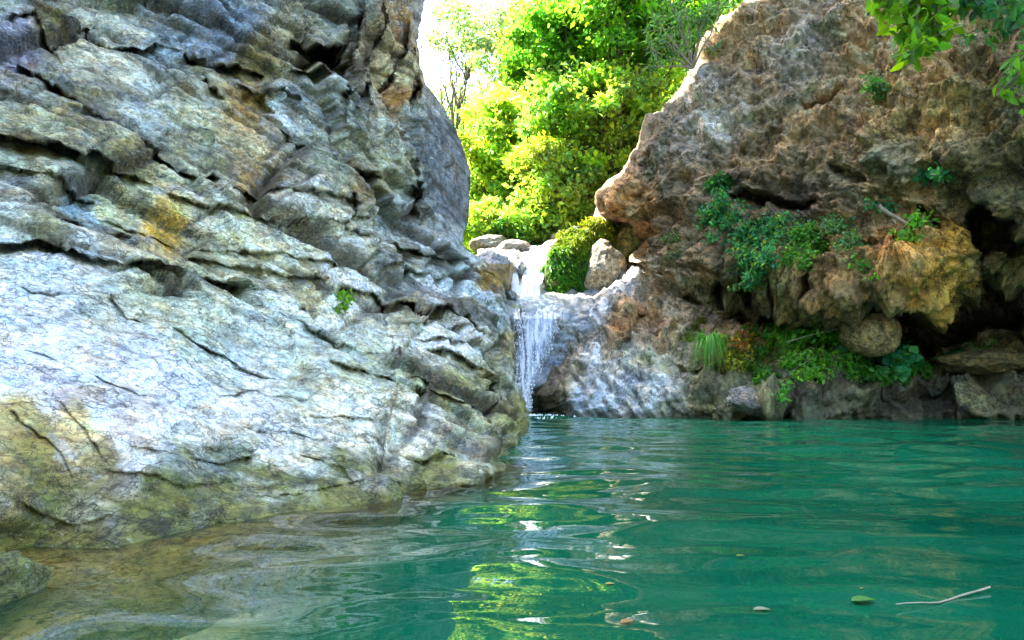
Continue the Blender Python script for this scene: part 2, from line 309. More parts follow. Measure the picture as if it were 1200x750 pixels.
def bricks(h, Lx, s, wob=.09, tilt=.3):
    q = strata(V+wob*h*2.2*np.stack([fbm(V*.8/h*.5, 3, s), fbm(V*.8/h*.5, 3, s+1), fbm(V*.8/h*.5, 3, s+2)], -1), 1, 1, 1)
    w = q[..., 2]/h+.35*noise(q*np.array([.25, .25, .6])/h*.5, s+3); k = np.floor(w); fw = w-k
    u = q[..., 0]/Lx+_r(k.astype(np.int64), k.astype(np.int64)*0+1, k.astype(np.int64)*0, s)*7+.12*noise(q/Lx*.6, s+4); j = np.floor(u); fu = u-j
    t = q[..., 1]/(Lx*1.3)+_r(k.astype(np.int64), j.astype(np.int64), k.astype(np.int64)*0, s+5)*5; i = np.floor(t)
    a, b, c = (x.astype(np.int64) for x in (k, j, i)); o0 = _r(a, b, c, s+6)-.5; bed0 = _r(a, a*0, a*0, s+7)-.5
    tl = (_r(a, b, c, s+8)-.5)*(fu-.5)*2+(_r(a, b, c, s+9)-.42)*(fw-.5)*2
    e = np.minimum(np.minimum(fw, 1-fw)*h, np.minimum(fu, 1-fu)*Lx); return 1.0*o0+.35*bed0+tilt*tl, 1-sstep(0, .10*h+.006, e), _r(a, b, c, s+11)
k1, e1, q1 = bricks(.85, 1.6, 840); k2, e2, q2 = bricks(.27, .70, 860); k3, e3, q3_ = bricks(.075, .19, 880, .1); k4, e4, q4 = bricks(.10, 1.6, 890, .12, .3)
rough_d = .12*b1+.28*k1+.15*k2+.045*k3-.05*e1-.03*e2-.010*e3+.04*f_
slab_d = .06*b1+.05*k1+.035*k2+.014*k4-.016*e2-.006*e4+.05*f_+.025*bed+.012*fs
mid_d = .05*b1+.16*k1+.15*k2+.09*k4+.02*k3-.02*e2-.012*e4+.05*bed+.04*f_
rough_d = rough_d*.85
disp = rough_d*(1-smoothm)+slab_d*smoothm; disp = disp*(1-rightm)+mid_d*rightm
b4, c4, r4 = blocks(4.2, 4.2, 8, 65, .6); disp = smooth2(disp[..., None], 1)[..., 0]+.026*fbm(V*7, 5, 88, .62)*(1-.55*smoothm)+.018*ridged(strata(V, 4, 4, 20), 3, 89)*(1-.4*smoothm)+.02*ridged(strata(V, 1.5, 1.5, 6), 4, 87)*(1-.75*smoothm)
domem = np.clip(polysd([(484, 60), (500, 90), (530, 120), (565, 210), (560, 275), (541, 292), (505, 268), (482, 215), (480, 120)], wx, wy)/10, 0, 1)
pilm = np.clip(polysd([(392, -60), (500, -60), (486, 60), (478, 190), (440, 200), (402, 165)], wx, wy)/10, 0, 1)*(1-domem)
vtx = np.stack([VT[..., 0]*1+VT[..., 2]*.28, VT[..., 1], VT[..., 2]*.10], -1)
disp = disp*(1-.85*domem)*(1-.6*pilm)+domem*(.05*fbm(vtx*4, 5, 811)+.03*fbm(V*3, 4, 812))+pilm*.16*ridged(vtx*3.2, 4, 813)
disp = disp*dist*np.clip((1-fr)[None, :]*30, .15, 1)
V = VT+nrm*disp[..., None]
# colour: tones blended from spots, deeper in several hollows
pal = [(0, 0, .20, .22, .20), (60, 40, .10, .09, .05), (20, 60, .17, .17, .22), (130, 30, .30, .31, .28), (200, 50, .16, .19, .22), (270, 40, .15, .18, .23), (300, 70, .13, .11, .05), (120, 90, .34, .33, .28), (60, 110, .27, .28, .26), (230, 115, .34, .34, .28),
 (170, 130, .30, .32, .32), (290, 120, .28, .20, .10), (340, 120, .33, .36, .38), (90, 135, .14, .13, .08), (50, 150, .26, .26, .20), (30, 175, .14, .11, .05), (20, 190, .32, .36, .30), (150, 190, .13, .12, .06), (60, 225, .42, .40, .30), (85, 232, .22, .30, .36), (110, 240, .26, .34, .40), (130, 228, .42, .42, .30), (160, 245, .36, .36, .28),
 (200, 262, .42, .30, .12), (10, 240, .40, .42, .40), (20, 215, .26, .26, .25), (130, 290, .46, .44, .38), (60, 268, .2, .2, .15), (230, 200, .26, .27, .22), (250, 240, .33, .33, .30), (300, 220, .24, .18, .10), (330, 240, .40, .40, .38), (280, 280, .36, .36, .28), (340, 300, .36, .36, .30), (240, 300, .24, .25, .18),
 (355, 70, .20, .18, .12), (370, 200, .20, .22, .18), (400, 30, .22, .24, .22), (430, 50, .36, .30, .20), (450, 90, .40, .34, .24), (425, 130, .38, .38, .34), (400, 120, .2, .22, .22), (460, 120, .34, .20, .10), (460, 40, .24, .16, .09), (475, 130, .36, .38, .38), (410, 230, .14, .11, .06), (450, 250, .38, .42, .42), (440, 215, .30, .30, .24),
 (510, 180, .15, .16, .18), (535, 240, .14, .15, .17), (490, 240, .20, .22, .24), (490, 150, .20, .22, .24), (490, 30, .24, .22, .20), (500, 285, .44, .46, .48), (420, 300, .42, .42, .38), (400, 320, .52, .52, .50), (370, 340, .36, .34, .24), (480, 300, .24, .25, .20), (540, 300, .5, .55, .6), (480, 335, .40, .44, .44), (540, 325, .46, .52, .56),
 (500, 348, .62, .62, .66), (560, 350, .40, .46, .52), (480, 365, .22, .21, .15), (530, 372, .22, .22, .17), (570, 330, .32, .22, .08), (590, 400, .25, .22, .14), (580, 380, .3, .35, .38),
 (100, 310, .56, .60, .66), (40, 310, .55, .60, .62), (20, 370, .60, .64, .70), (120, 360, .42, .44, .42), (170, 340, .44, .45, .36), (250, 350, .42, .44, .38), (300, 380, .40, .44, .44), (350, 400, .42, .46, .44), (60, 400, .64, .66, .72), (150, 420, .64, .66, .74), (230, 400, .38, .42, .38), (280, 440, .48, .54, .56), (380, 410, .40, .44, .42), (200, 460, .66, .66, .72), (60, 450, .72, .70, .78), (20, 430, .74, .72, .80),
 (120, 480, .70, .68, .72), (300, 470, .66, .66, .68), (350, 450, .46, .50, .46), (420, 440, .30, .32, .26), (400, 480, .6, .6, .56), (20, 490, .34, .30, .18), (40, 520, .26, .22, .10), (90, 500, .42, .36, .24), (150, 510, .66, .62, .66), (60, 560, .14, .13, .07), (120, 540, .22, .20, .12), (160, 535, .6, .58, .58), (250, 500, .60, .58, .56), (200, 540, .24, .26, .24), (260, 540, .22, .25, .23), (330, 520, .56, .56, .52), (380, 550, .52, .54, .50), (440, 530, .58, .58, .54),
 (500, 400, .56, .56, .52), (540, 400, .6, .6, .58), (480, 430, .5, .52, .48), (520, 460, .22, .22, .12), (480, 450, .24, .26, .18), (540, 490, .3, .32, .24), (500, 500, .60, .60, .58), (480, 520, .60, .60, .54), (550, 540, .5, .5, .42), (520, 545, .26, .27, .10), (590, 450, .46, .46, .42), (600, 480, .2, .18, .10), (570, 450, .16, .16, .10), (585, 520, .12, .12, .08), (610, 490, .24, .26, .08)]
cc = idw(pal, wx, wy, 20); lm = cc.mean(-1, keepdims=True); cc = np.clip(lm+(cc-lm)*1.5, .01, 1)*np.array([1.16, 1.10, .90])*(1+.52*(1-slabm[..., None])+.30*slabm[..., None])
cell = (.78+.44*q1)*(.72+.56*q2)*(.85+.3*q3_); cell = 1+(cell-1)*(1-.7*smoothm)
cc = cc*cell[..., None]
n_a = fbm(V*5, 5, 90); n_b = fbm(V*2.2+5, 4, 95)
stain = sstep(.12, .5, n_b)*(1-.6*smoothm)
cc = cc*(1-stain[..., None]*.55)+np.array([.26, .17, .07])*stain[..., None]*.45
cc = cc*np.clip(1+.75*n_a+.5*fbm(V*13, 4, 92), .25, 1.9)[..., None]
streak = fbm(strata(sV, 3, 3, 26), 4, 99); vst = fbm(vtx*9, 4, 815); cc = cc*(1+.5*streak*(1-domem)*(1-pilm)+.7*vst*np.maximum(domem*.7, pilm))[..., None]; rs_ = sstep(.1, .35, fbm(vtx*6+3, 3, 816))*pilm*.6; cc = cc*(1-rs_[..., None])+np.array([.30, .16, .07])*rs_[..., None]
# lichen crust, and darker brown along the fissures
blk = sstep(.10, .22, fbm(V*3.1+7, 6, 103, .62))*.42*(1-.75*smoothm); cc = cc*(1-blk[..., None])
white = sstep(.16, .30, fbm(V*6, 6, 101, .62))*.5; cc = cc*(1-white[..., None])+np.array([.62, .62, .60])*white[..., None]*(.7+.3*smoothm)[..., None]
fissure_tone = np.clip(crk*.8+.8*e1*(1-smoothm)+.6*e2*(1-.8*smoothm)+.35*e4*smoothm*sstep(0, .3, n_b)+.35*e4*rightm, 0, 1)
cc = cc*(1-.85*fissure_tone)[..., None]+np.array([.05, .035, .015])*.85*fissure_tone[..., None]
zz = V[..., 2]
mossm = sstep(.26, .06, zz+.26*fbm(V*5, 5, 110)+.10*sstep(420, 560, wx))*(wy > 470)
moss = np.stack([.22+.11*n_a, .22+.09*n_a, .045+.02*n_a], -1)*(.75+.9*np.clip(fbm(V*12, 3, 112), -.6, .6))[..., None]
cc = cc*(1-mossm[..., None])+moss*mossm[..., None]
under = sstep(.0, -.05, zz); cc = cc*(1-under[..., None])+(np.array([.58, .40, .11])*(1+.5*n_a)[..., None])*under[..., None]
wetA = sstep(.10, .0, zz+.05*n_a)*.8
# the side that turns away out of sight
back = []
for k in range(1, 9):
    t = k/8.; back.append(V[:, -1]+np.stack([-.15*k*np.ones(len(ys))-.05*k*k, .28*k+.06*k*k+0*ys, 0*ys], -1)+.12*k/4*noise(V[:, -1]*1.2+k*.35, 7)[:, None])
sun_wall = [V[:, 0]+np.stack([-.10*k-.012*k*k+0*ys, -.55*k+0*ys, 0*ys], -1)+.5*min(k/3, 1)*fbm(V[:, 0]*.5+k*.28, 4, 8)[:, None] for k in range(22, 0, -1)]  # unseen wall added beside and behind the camera to keep sun off the pool
for i, k in enumerate(range(22, 0, -1)): sun_wall[i][:, 2] = np.where(sun_wall[i][:, 2] > 2, 2+(sun_wall[i][:, 2]-2)*(1+min(k*.15, 1.4)), sun_wall[i][:, 2])  # added wall raised so that the sun cannot pass over it
Vf = np.concatenate([np.stack(sun_wall, 1), V, np.stack(back, 1)], 1)
ccf = np.concatenate([np.repeat(cc[:, :1], 22, 1), cc, np.repeat(cc[:, -1:], 8, 1)], 1).clip(.012, .85)
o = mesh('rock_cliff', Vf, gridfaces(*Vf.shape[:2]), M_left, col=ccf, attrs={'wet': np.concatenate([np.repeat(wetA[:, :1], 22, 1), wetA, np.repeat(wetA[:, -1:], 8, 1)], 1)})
tag(o, 'tall grey layered cliff with a pale water-polished slab at its foot, left of the waterfall', kind='structure')
def proj(V):
    f = V[..., 1]*CA+(V[..., 2]-CAMZ)*SA; return 600+FPX*V[..., 0]/f, 375-FPX*((V[..., 2]-CAMZ)*CA-V[..., 1]*SA)/f
jA = proj(V)
def surfA(px, py):
    i = np.argmin((jA[0]-px)**2+(jA[1]-py)**2); return VA.reshape(-1, 3)[i], nA.reshape(-1, 3)[i]
VA, nA = V, nrm

# ------------------------------------------------------------------ right cliff and the pale bank at its foot
ysr = np.r_[np.linspace(-420, -12, 44), np.linspace(-8, 500, 400), np.linspace(503, 640, 16)]
edgeR = [(-420, 1000), (-200, 940), (0, 880), (15, 862), (30, 843), (45, 832), (60, 820), (80, 812), (100, 802), (115, 792), (130, 775), (150, 757), (170, 746), (190, 738), (200, 728), (210, 716), (224, 703), (238, 700), (248, 706), (256, 722), (262, 738), (272, 752), (285, 760), (298, 763),
         (306, 757), (312, 745), (322, 732), (334, 720), (345, 705), (355, 686), (364, 672), (380, 666), (395, 662), (410, 658), (425, 651), (440, 642), (452, 632), (462, 622), (472, 612), (486, 604), (520, 590), (640, 560)]
xr_ = np.interp(ysr, *np.array(edgeR, float).T); xr_ = xr_+2.5*noise(np.stack([ysr/11, ysr*0+4, ysr*0], -1), 4)
frR = np.r_[np.linspace(0, .70, 470), np.linspace(.706, 1, 46)]
PXr = xr_[:, None]+(1560-xr_[:, None])*frR[None]; PYr = np.repeat(ysr[:, None], len(frR), 1)
cR = [Z(625, 479, 0), Z(660, 485, 0), Z(700, 487, 0), Z(760, 488.5, 0), Z(820, 489, 0), Z(900, 489, 0), Z(1000, 490, 0), Z(1100, 490, 0), Z(1200, 491, 0), Z(1350, 493, 0), Z(1560, 496, 0),
      Z(600, 540, -.65), Z(700, 560, -.86), Z(900, 560, -.84), Z(1100, 560, -.84), Z(1560, 580, -.95), Z(800, 520, -.38), Z(1200, 520, -.36), Z(640, 505, -.25), Z(560, 640, -1.9), Z(1560, 640, -1.7),
      (630, 460, 11.3), (645, 440, 11.4), (660, 415, 11.7), (668, 385, 12.0), (680, 362, 12.2), (705, 348, 12.5), (735, 322, 12.8), (757, 308, 13.0), (690, 450, 11.2), (690, 410, 11.7), (720, 380, 12.0), (745, 350, 12.3), (740, 450, 10.95), (760, 420, 11.1), (790, 440, 10.8), (780, 380, 11.5), (800, 410, 11.1), (800, 465, 10.5),
      (850, 475, 10.2), (850, 450, 10.6), (850, 410, 11.2), (860, 385, 11.8), (900, 475, 10.2), (900, 450, 10.6), (900, 420, 11.1), (900, 395, 11.9), (950, 475, 10.2), (960, 445, 10.7), (960, 415, 11.3), (1000, 475, 10.2), (1000, 445, 10.7), (1000, 420, 11.2), (1050, 475, 10.2), (1060, 445, 10.8), (1060, 415, 11.5), (1100, 475, 10.1), (1110, 450, 10.6), (1150, 475, 9.9), (1150, 445, 10.2), (1150, 410, 10.9), (1200, 475, 9.8), (1200, 440, 10.1), (1200, 395, 11), (1300, 460, 9.6), (1300, 400, 10.5), (1560, 450, 9),
      (800, 200, 11.9), (760, 230, 12.4), (740, 225, 12.4), (715, 225, 12.6), (770, 270, 12.4), (765, 300, 12.6), (800, 330, 11.7), (840, 340, 11.5), (780, 350, 11.9), (800, 280, 11.8), (850, 280, 11.2), (870, 230, 11.3), (900, 300, 10.8), (900, 340, 10.8), (930, 340, 10.6), (960, 300, 10.3), (960, 345, 10.2), (1000, 345, 9.8), (1000, 310, 9.8), (1050, 335, 9.5), (1050, 300, 9.6), (1090, 325, 9.4), (1090, 290, 9.4), (1120, 300, 9.6), (1110, 260, 9.5), (1060, 250, 9.8),
      (750, 170, 12.3), (780, 140, 12.2), (815, 100, 12.2), (840, 60, 12.3), (870, 20, 12.5), (850, 150, 11.6), (900, 200, 11.1), (900, 100, 11.4), (950, 150, 10.8), (900, 20, 12.0), (1000, 200, 10.2), (1000, 100, 10.8), (1000, 0, 11.3), (1050, 160, 9.7), (1100, 140, 9.4), (1060, 210, 9.7), (1110, 200, 9.3), (1100, 60, 10.0), (1100, 0, 10.6), (1150, 100, 9.2), (1150, 170, 8.9), (1190, 200, 8.6), (1200, 100, 8.8), (1200, 0, 9.8), (1195, 260, 8.7), (1300, 200, 8.0), (1300, 0, 9.0), (1300, 330, 8.2), (1560, 0, 7.6), (1560, 300, 7.0),
      (1000, -400, 14), (1300, -400, 12), (1560, -400, 10), (1150, -200, 12)]
Dr = tps(cR, PXr, PYr)
q3 = np.stack([PXr/30, PYr/30, PXr*0], -1); rx = PXr+9*fbm(q3, 4, 15); ry = PYr+9*fbm(q3+9.3, 4, 16)
D0r = Dr+0; nR0 = smooth2(gnormals(smooth2(P(PXr, PYr, Dr), 12)), 6); nR0 /= np.linalg.norm(nR0, axis=-1, keepdims=True)
# the undercut: everything below the lip falls back into the dark
cave = sstep(0, 14, polysd([(800, 372), (840, 374), (880, 366), (905, 352), (925, 358), (955, 366), (1000, 360), (1030, 352), (1062, 350), (1110, 346), (1150, 332), (1180, 318), (1300, 300), (1600, 330), (1600, 372), (1250, 385), (1200, 372), (1160, 384), (1110, 402), (1090, 432), (1075, 410), (1020, 398), (960, 400), (930, 388), (860, 388)], rx, ry))
Dr = Dr+cave*np.interp(rx, [800, 900, 1000, 1300], [.7, 1.3, 2.1, 2.2])
hole = sstep(0, 10, polysd([(1140, 232), (1158, 222), (1175, 228), (1190, 250), (1240, 300), (1150, 292), (1132, 270)], rx, ry)); Dr = Dr+1.5*hole
for pl, amp, w in (([(845, 232), (880, 226), (920, 232), (965, 240), (970, 252), (930, 262), (890, 258), (862, 250)], .9, 16), ([(875, 318), (888, 312), (892, 350), (878, 360)], .7, 8), ([(905, 322), (914, 318), (916, 352), (906, 352)], .6, 7), ([(830, 330), (845, 325), (850, 360), (834, 366)], .6, 8), ([(960, 280), (966, 280), (962, 340), (955, 342)], .6, 5), ([(1078, 245), (1088, 245), (1096, 285), (1086, 284)], .6, 5),
                   ([(800, 345), (815, 340), (822, 362), (805, 366)], .5, 7), ([(760, 392), (768, 372), (790, 366), (800, 385), (775, 410)], -.25, 12), ([(712, 400), (722, 362), (745, 345), (765, 365), (745, 395), (720, 420)], -.38, 10), ([(850, 462), (905, 458), (910, 480), (850, 482)], -.22, 10), ([(925, 452), (1040, 455), (1050, 478), (930, 476)], -.2, 10), ([(780, 425), (850, 440), (845, 452), (800, 448)], .25, 8), ([(1040, 470), (1110, 462), (1120, 480), (1050, 484)], .35, 8),
                   ([(1000, 280), (1060, 290), (1075, 310), (1010, 300)], .3, 8), ([(970, 190), (1010, 200), (1040, 215), (990, 222)], .3, 12), ([(930, 120), (990, 118), (1000, 130), (940, 136)], .2, 10), ([(1100, 448), (1200, 440), (1210, 452), (1110, 460)], .35, 8), ([(1120, 474), (1200, 468), (1230, 486), (1130, 488)], -.08, 8)):
    Dr = Dr+amp*sstep(0, w, polysd(pl, rx, ry))
# rounding at the silhouette
pxd = (frR[None]*(1560-xr_[:, None])); rnd = np.clip(1-pxd/34, 0, 1); Dr = Dr+.9*(1-np.sqrt(1-rnd**2*.98))*sstep(500, 470, PYr)
V = P(PXr, PYr, Dr); nrm = nR0; VTr = V; V = P(PXr, PYr, D0r)
bank = sstep(0, 16, polysd([(560, 640), (590, 500), (630, 440), (665, 360), (735, 305), (762, 300), (765, 330), (730, 360), (716, 400), (712, 425), (760, 430), (800, 440), (815, 470), (810, 640)], rx, ry))
w3 = np.stack([fbm(V*.9, 3, 130), fbm(V*.9, 3, 131), fbm(V*.9, 3, 132)], -1); sV = V+.45*w3
f1, f2, rd1, of1 = voro(sV*np.array([.95, .95, 1.15]), 140); lump = .55-f1
g1, g2, rd2, of2 = voro(sV*np.array([2.6, 2.6, 2.6]), 150); lump2 = .55-g1
h1, h2, rd3, of3 = voro(sV*np.array([7., 7., 6.]), 160); lump3 = .5-h1
flute = ridged(np.stack([sV[..., 0]*3.4, sV[..., 1]*3.4, sV[..., 2]*.55], -1), 3, 170)
fl_m = sstep(0, 30, polysd([(780, 285), (1130, 285), (1140, 350), (1000, 372), (800, 380)], rx, ry))
fb = fbm(V*2.2, 6, 180, .58)
wav = ridged(np.stack([sV[..., 0]*2.2, sV[..., 1]*2.2, sV[..., 2]*4.0], -1)+.6*w3, 4, 185)
bV = V@np.array([.55, .2, .8])
bankd = .05*wav+.10*fb+.05*lump3+.06*(rd3[..., 0]-.5)+.16*ridged(np.stack([bV*5, V[..., 0]*2-V[..., 2]*1.2, V[..., 1]*2], -1)+w3, 3, 190)
gr = ridged(sV*np.array([1.6,1.6,1.9]), 5, 195)
lowr = 1-.6*sstep(430, 455, ry)*sstep(795, 830, rx)
dR = lowr*.42*lump+.15*lump2+.04*lump3+.50*fb+.20*gr+.05*flute*(1-fl_m)+.20*flute*fl_m
up = sstep(330, 180, ry)*sstep(1060, 900, rx); dR = dR*(1-.25*up)
disp = dR*(1-bank)+bankd*bank; disp *= np.clip(frR*40, .9, 1)[None]
V = VTr+nrm*disp[..., None]
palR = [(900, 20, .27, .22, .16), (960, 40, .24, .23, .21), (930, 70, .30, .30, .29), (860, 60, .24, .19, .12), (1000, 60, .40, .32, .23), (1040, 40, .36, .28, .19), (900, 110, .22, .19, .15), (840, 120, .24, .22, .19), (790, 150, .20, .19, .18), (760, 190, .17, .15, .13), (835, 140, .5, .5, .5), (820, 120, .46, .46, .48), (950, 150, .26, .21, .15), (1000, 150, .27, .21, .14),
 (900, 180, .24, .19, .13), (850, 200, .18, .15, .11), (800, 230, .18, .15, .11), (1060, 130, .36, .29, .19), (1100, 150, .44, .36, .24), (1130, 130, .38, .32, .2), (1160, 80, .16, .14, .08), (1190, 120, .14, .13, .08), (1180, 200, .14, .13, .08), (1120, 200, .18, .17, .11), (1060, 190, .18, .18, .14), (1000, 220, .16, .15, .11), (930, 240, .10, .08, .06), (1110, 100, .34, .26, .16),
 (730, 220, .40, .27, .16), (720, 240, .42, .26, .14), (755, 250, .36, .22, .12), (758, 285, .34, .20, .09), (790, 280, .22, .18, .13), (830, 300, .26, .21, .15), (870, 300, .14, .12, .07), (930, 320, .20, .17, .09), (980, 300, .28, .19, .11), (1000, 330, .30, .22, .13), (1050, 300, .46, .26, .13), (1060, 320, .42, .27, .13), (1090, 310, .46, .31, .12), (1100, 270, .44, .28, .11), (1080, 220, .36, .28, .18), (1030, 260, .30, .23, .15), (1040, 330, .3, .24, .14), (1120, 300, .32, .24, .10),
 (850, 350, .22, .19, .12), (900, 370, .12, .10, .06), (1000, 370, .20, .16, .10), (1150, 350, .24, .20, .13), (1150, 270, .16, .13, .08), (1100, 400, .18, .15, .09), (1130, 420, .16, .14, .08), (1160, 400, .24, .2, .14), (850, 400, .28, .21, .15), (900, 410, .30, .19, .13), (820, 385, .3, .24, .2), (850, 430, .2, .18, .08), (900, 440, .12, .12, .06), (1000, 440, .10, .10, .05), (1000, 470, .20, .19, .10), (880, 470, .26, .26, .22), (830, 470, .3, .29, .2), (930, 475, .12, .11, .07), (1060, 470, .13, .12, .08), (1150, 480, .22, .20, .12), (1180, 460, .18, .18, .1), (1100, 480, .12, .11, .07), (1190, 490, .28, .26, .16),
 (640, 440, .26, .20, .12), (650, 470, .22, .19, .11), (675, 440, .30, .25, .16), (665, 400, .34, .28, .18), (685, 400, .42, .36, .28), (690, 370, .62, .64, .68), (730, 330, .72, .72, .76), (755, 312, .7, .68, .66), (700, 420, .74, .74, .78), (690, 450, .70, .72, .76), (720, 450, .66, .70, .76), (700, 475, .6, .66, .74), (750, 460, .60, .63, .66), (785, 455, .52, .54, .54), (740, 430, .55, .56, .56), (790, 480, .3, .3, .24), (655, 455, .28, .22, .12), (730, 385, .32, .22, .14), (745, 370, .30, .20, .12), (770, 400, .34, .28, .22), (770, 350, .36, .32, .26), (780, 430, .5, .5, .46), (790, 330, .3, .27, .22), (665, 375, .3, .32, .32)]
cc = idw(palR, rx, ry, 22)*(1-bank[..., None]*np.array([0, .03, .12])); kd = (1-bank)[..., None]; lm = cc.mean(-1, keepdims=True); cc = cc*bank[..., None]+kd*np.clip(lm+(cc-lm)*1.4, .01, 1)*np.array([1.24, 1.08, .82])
n_a = fbm(V*4, 5, 200); n_b = fbm(V*1.6+8, 4, 205)
cc = cc*(.7+.6*rd2[..., 0]*(1-bank)+.3*bank)[..., None]*(.85+.3*rd3[..., 1])[..., None]
acr = V[..., 0]*.78+V[..., 2]*.62; alo = -V[..., 0]*.62+V[..., 2]*.78
stk = fbm(np.stack([acr*9, alo*1.6, V[..., 1]*2], -1)+1.2*w3, 5, 222); stk2 = sstep(-.1, .25, stk)
cc = cc*(1+.55*n_a*(1-.5*bank))[..., None]; cc = cc*(1-bank*(.28-.75*stk2))[..., None]
low = sstep(425, 455, ry)*sstep(795, 830, rx); cc = cc*(1-low[..., None])+low[..., None]*(cc.mean(-1, keepdims=True)*np.array([.75, .72, .34]))
rust = sstep(.05, .5, n_b)*(1-bank)*.5; cc = cc*(1-rust[..., None])+cc.mean(-1, keepdims=True)*np.array([1.45, .92, .48])*rust[..., None]
alg = sstep(.10, .5, fbm(V*1.9+2, 4, 210))*(1-bank)*.5; cc = cc*(1-alg[..., None])+cc.mean(-1, keepdims=True)*np.array([.85, 1.0, .45])*alg[..., None]
pale = sstep(.32, .55, fbm(V*6, 4, 215))*.5; cc = cc*(1-pale[..., None])+np.clip(cc*2.0, 0, .6)*pale[..., None]
dark = sstep(.12, .5, fbm(np.stack([V[..., 0]*5, V[..., 1]*5, V[..., 2]*2.5], -1)+4, 4, 218))*(.55-.1*bank); cc = cc*(1-dark*.8)[..., None]
zz = V[..., 2]; mw = sstep(.12, .02, zz+.06*n_a); cc = cc*(1-mw[..., None]*.75)+np.array([.06, .06, .025])*mw[..., None]*.75
wetR = np.clip(bank*.45+sstep(.2, .0, zz), 0, .85)
back = [V[:, 0]+np.stack([.10*k+.06*k*k+0*ysr, .30*k+.05*k*k+0*ysr, 0*ysr], -1)+.10*k/3*noise(V[:, 0]*1.3+k*.3, 9)[:, None] for k in range(9, 0, -1)]
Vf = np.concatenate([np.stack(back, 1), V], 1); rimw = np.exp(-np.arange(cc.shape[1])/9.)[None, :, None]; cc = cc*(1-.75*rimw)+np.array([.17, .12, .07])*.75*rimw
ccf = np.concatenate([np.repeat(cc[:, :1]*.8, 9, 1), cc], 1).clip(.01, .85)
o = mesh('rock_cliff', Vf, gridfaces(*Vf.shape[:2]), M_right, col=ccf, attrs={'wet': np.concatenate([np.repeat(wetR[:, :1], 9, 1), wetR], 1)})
tag(o, 'brown lumpy overhanging cliff with a dark undercut, on the right of the pool', kind='structure')
VR, nR = V, nrm
jR = proj(V)
def surfR(px, py):
    i = np.argmin((jR[0]-px)**2+(jR[1]-py)**2+.8*V[..., 1]); return VR.reshape(-1, 3)[i], nR.reshape(-1, 3)[i]

# ------------------------------------------------------------------ rocks between the cliffs
def depth_rock(name, x0, x1, y0, y1, ctrl, pal, mat, seed, amp=.08, step=1.3, label=None, cat=None, kind=None, wet=0, stretch=(1, 1, 1)):
    xs_ = np.arange(x0, x1+step, step); yy = np.arange(y0, y1+step, step)
    X, Y = np.meshgrid(xs_, yy); D = tps(ctrl, X, Y); V = P(X, Y, D); n = gnormals(smooth2(V, 4))
    s = np.array(stretch)
    f1, f2, rd, of = voro((V+.2*fbm(V*1.5, 3, seed)[..., None])*2.2*s, seed)
    d = amp*(1.2*(.5-f1)+fbm(V*3*s, 5, seed+5)*.9+.5*ridged(V*2.4*s, 3, seed+9))
    V = V+n*d[..., None]
    c = idw(pal, X, Y, 15)*(1+.5*fbm(V*5, 4, seed+11))[..., None]*(.8+.4*rd[..., :1])
    o = mesh(name, V, gridfaces(*X.shape), mat, col=c.clip(.01, .85), attrs={'wet': np.full(X.shape, wet)})
    if label: tag(o, label, cat, kind=kind)
    return o
def boulder(name, c, r, mat, seed, col, label=None, cat='boulder', amp=.16, facet=1., nu=90, colf=None, wet=0., rot=0, k=1.):
    u = np.linspace(0, 2*math.pi, nu*2+1); v = np.linspace(0.001, math.pi-.001, nu)
    U, W = np.meshgrid(u, v); S = np.stack([np.cos(U)*np.sin(W), np.sin(U)*np.sin(W), np.cos(W)], -1)
    # squared-off stone: push the unit ball towards a cut block
    rr = np.random.default_rng(seed); m = np.ones(U.shape)
    for _ in range(14):
        a = rr.normal(size=3); a /= np.linalg.norm(a); h = rr.uniform(.72, .95); dt = S@a
        m = np.minimum(m, np.where(dt > .05, h/np.maximum(dt, .05), 9))
    m = 1+(m-1)*facet
    r_ = np.array(r, float); f = fbm(S*1.7*k+seed, 5, seed); g = ridged(S*3.1*k+seed, 4, seed+3)
    R = m*(1+amp*f+amp*.35*g)
    V = S*R[..., None]*r_; cr, sr = math.cos(rot), math.sin(rot)
    V = np.stack([V[..., 0]*cr-V[..., 2]*sr, V[..., 1], V[..., 0]*sr+V[..., 2]*cr], -1)
    cc = np.array(col)*(1+.6*fbm(V*4/max(r_), 4, seed+7))[..., None] if colf is None else colf(V, S)
    o = mesh(name, V, gridfaces(*U.shape), mat, col=cc.clip(.01, .85), attrs={'wet': np.full(U.shape, wet)})
    o.location = tuple(c)
    if label: tag(o, label, cat)
    return o
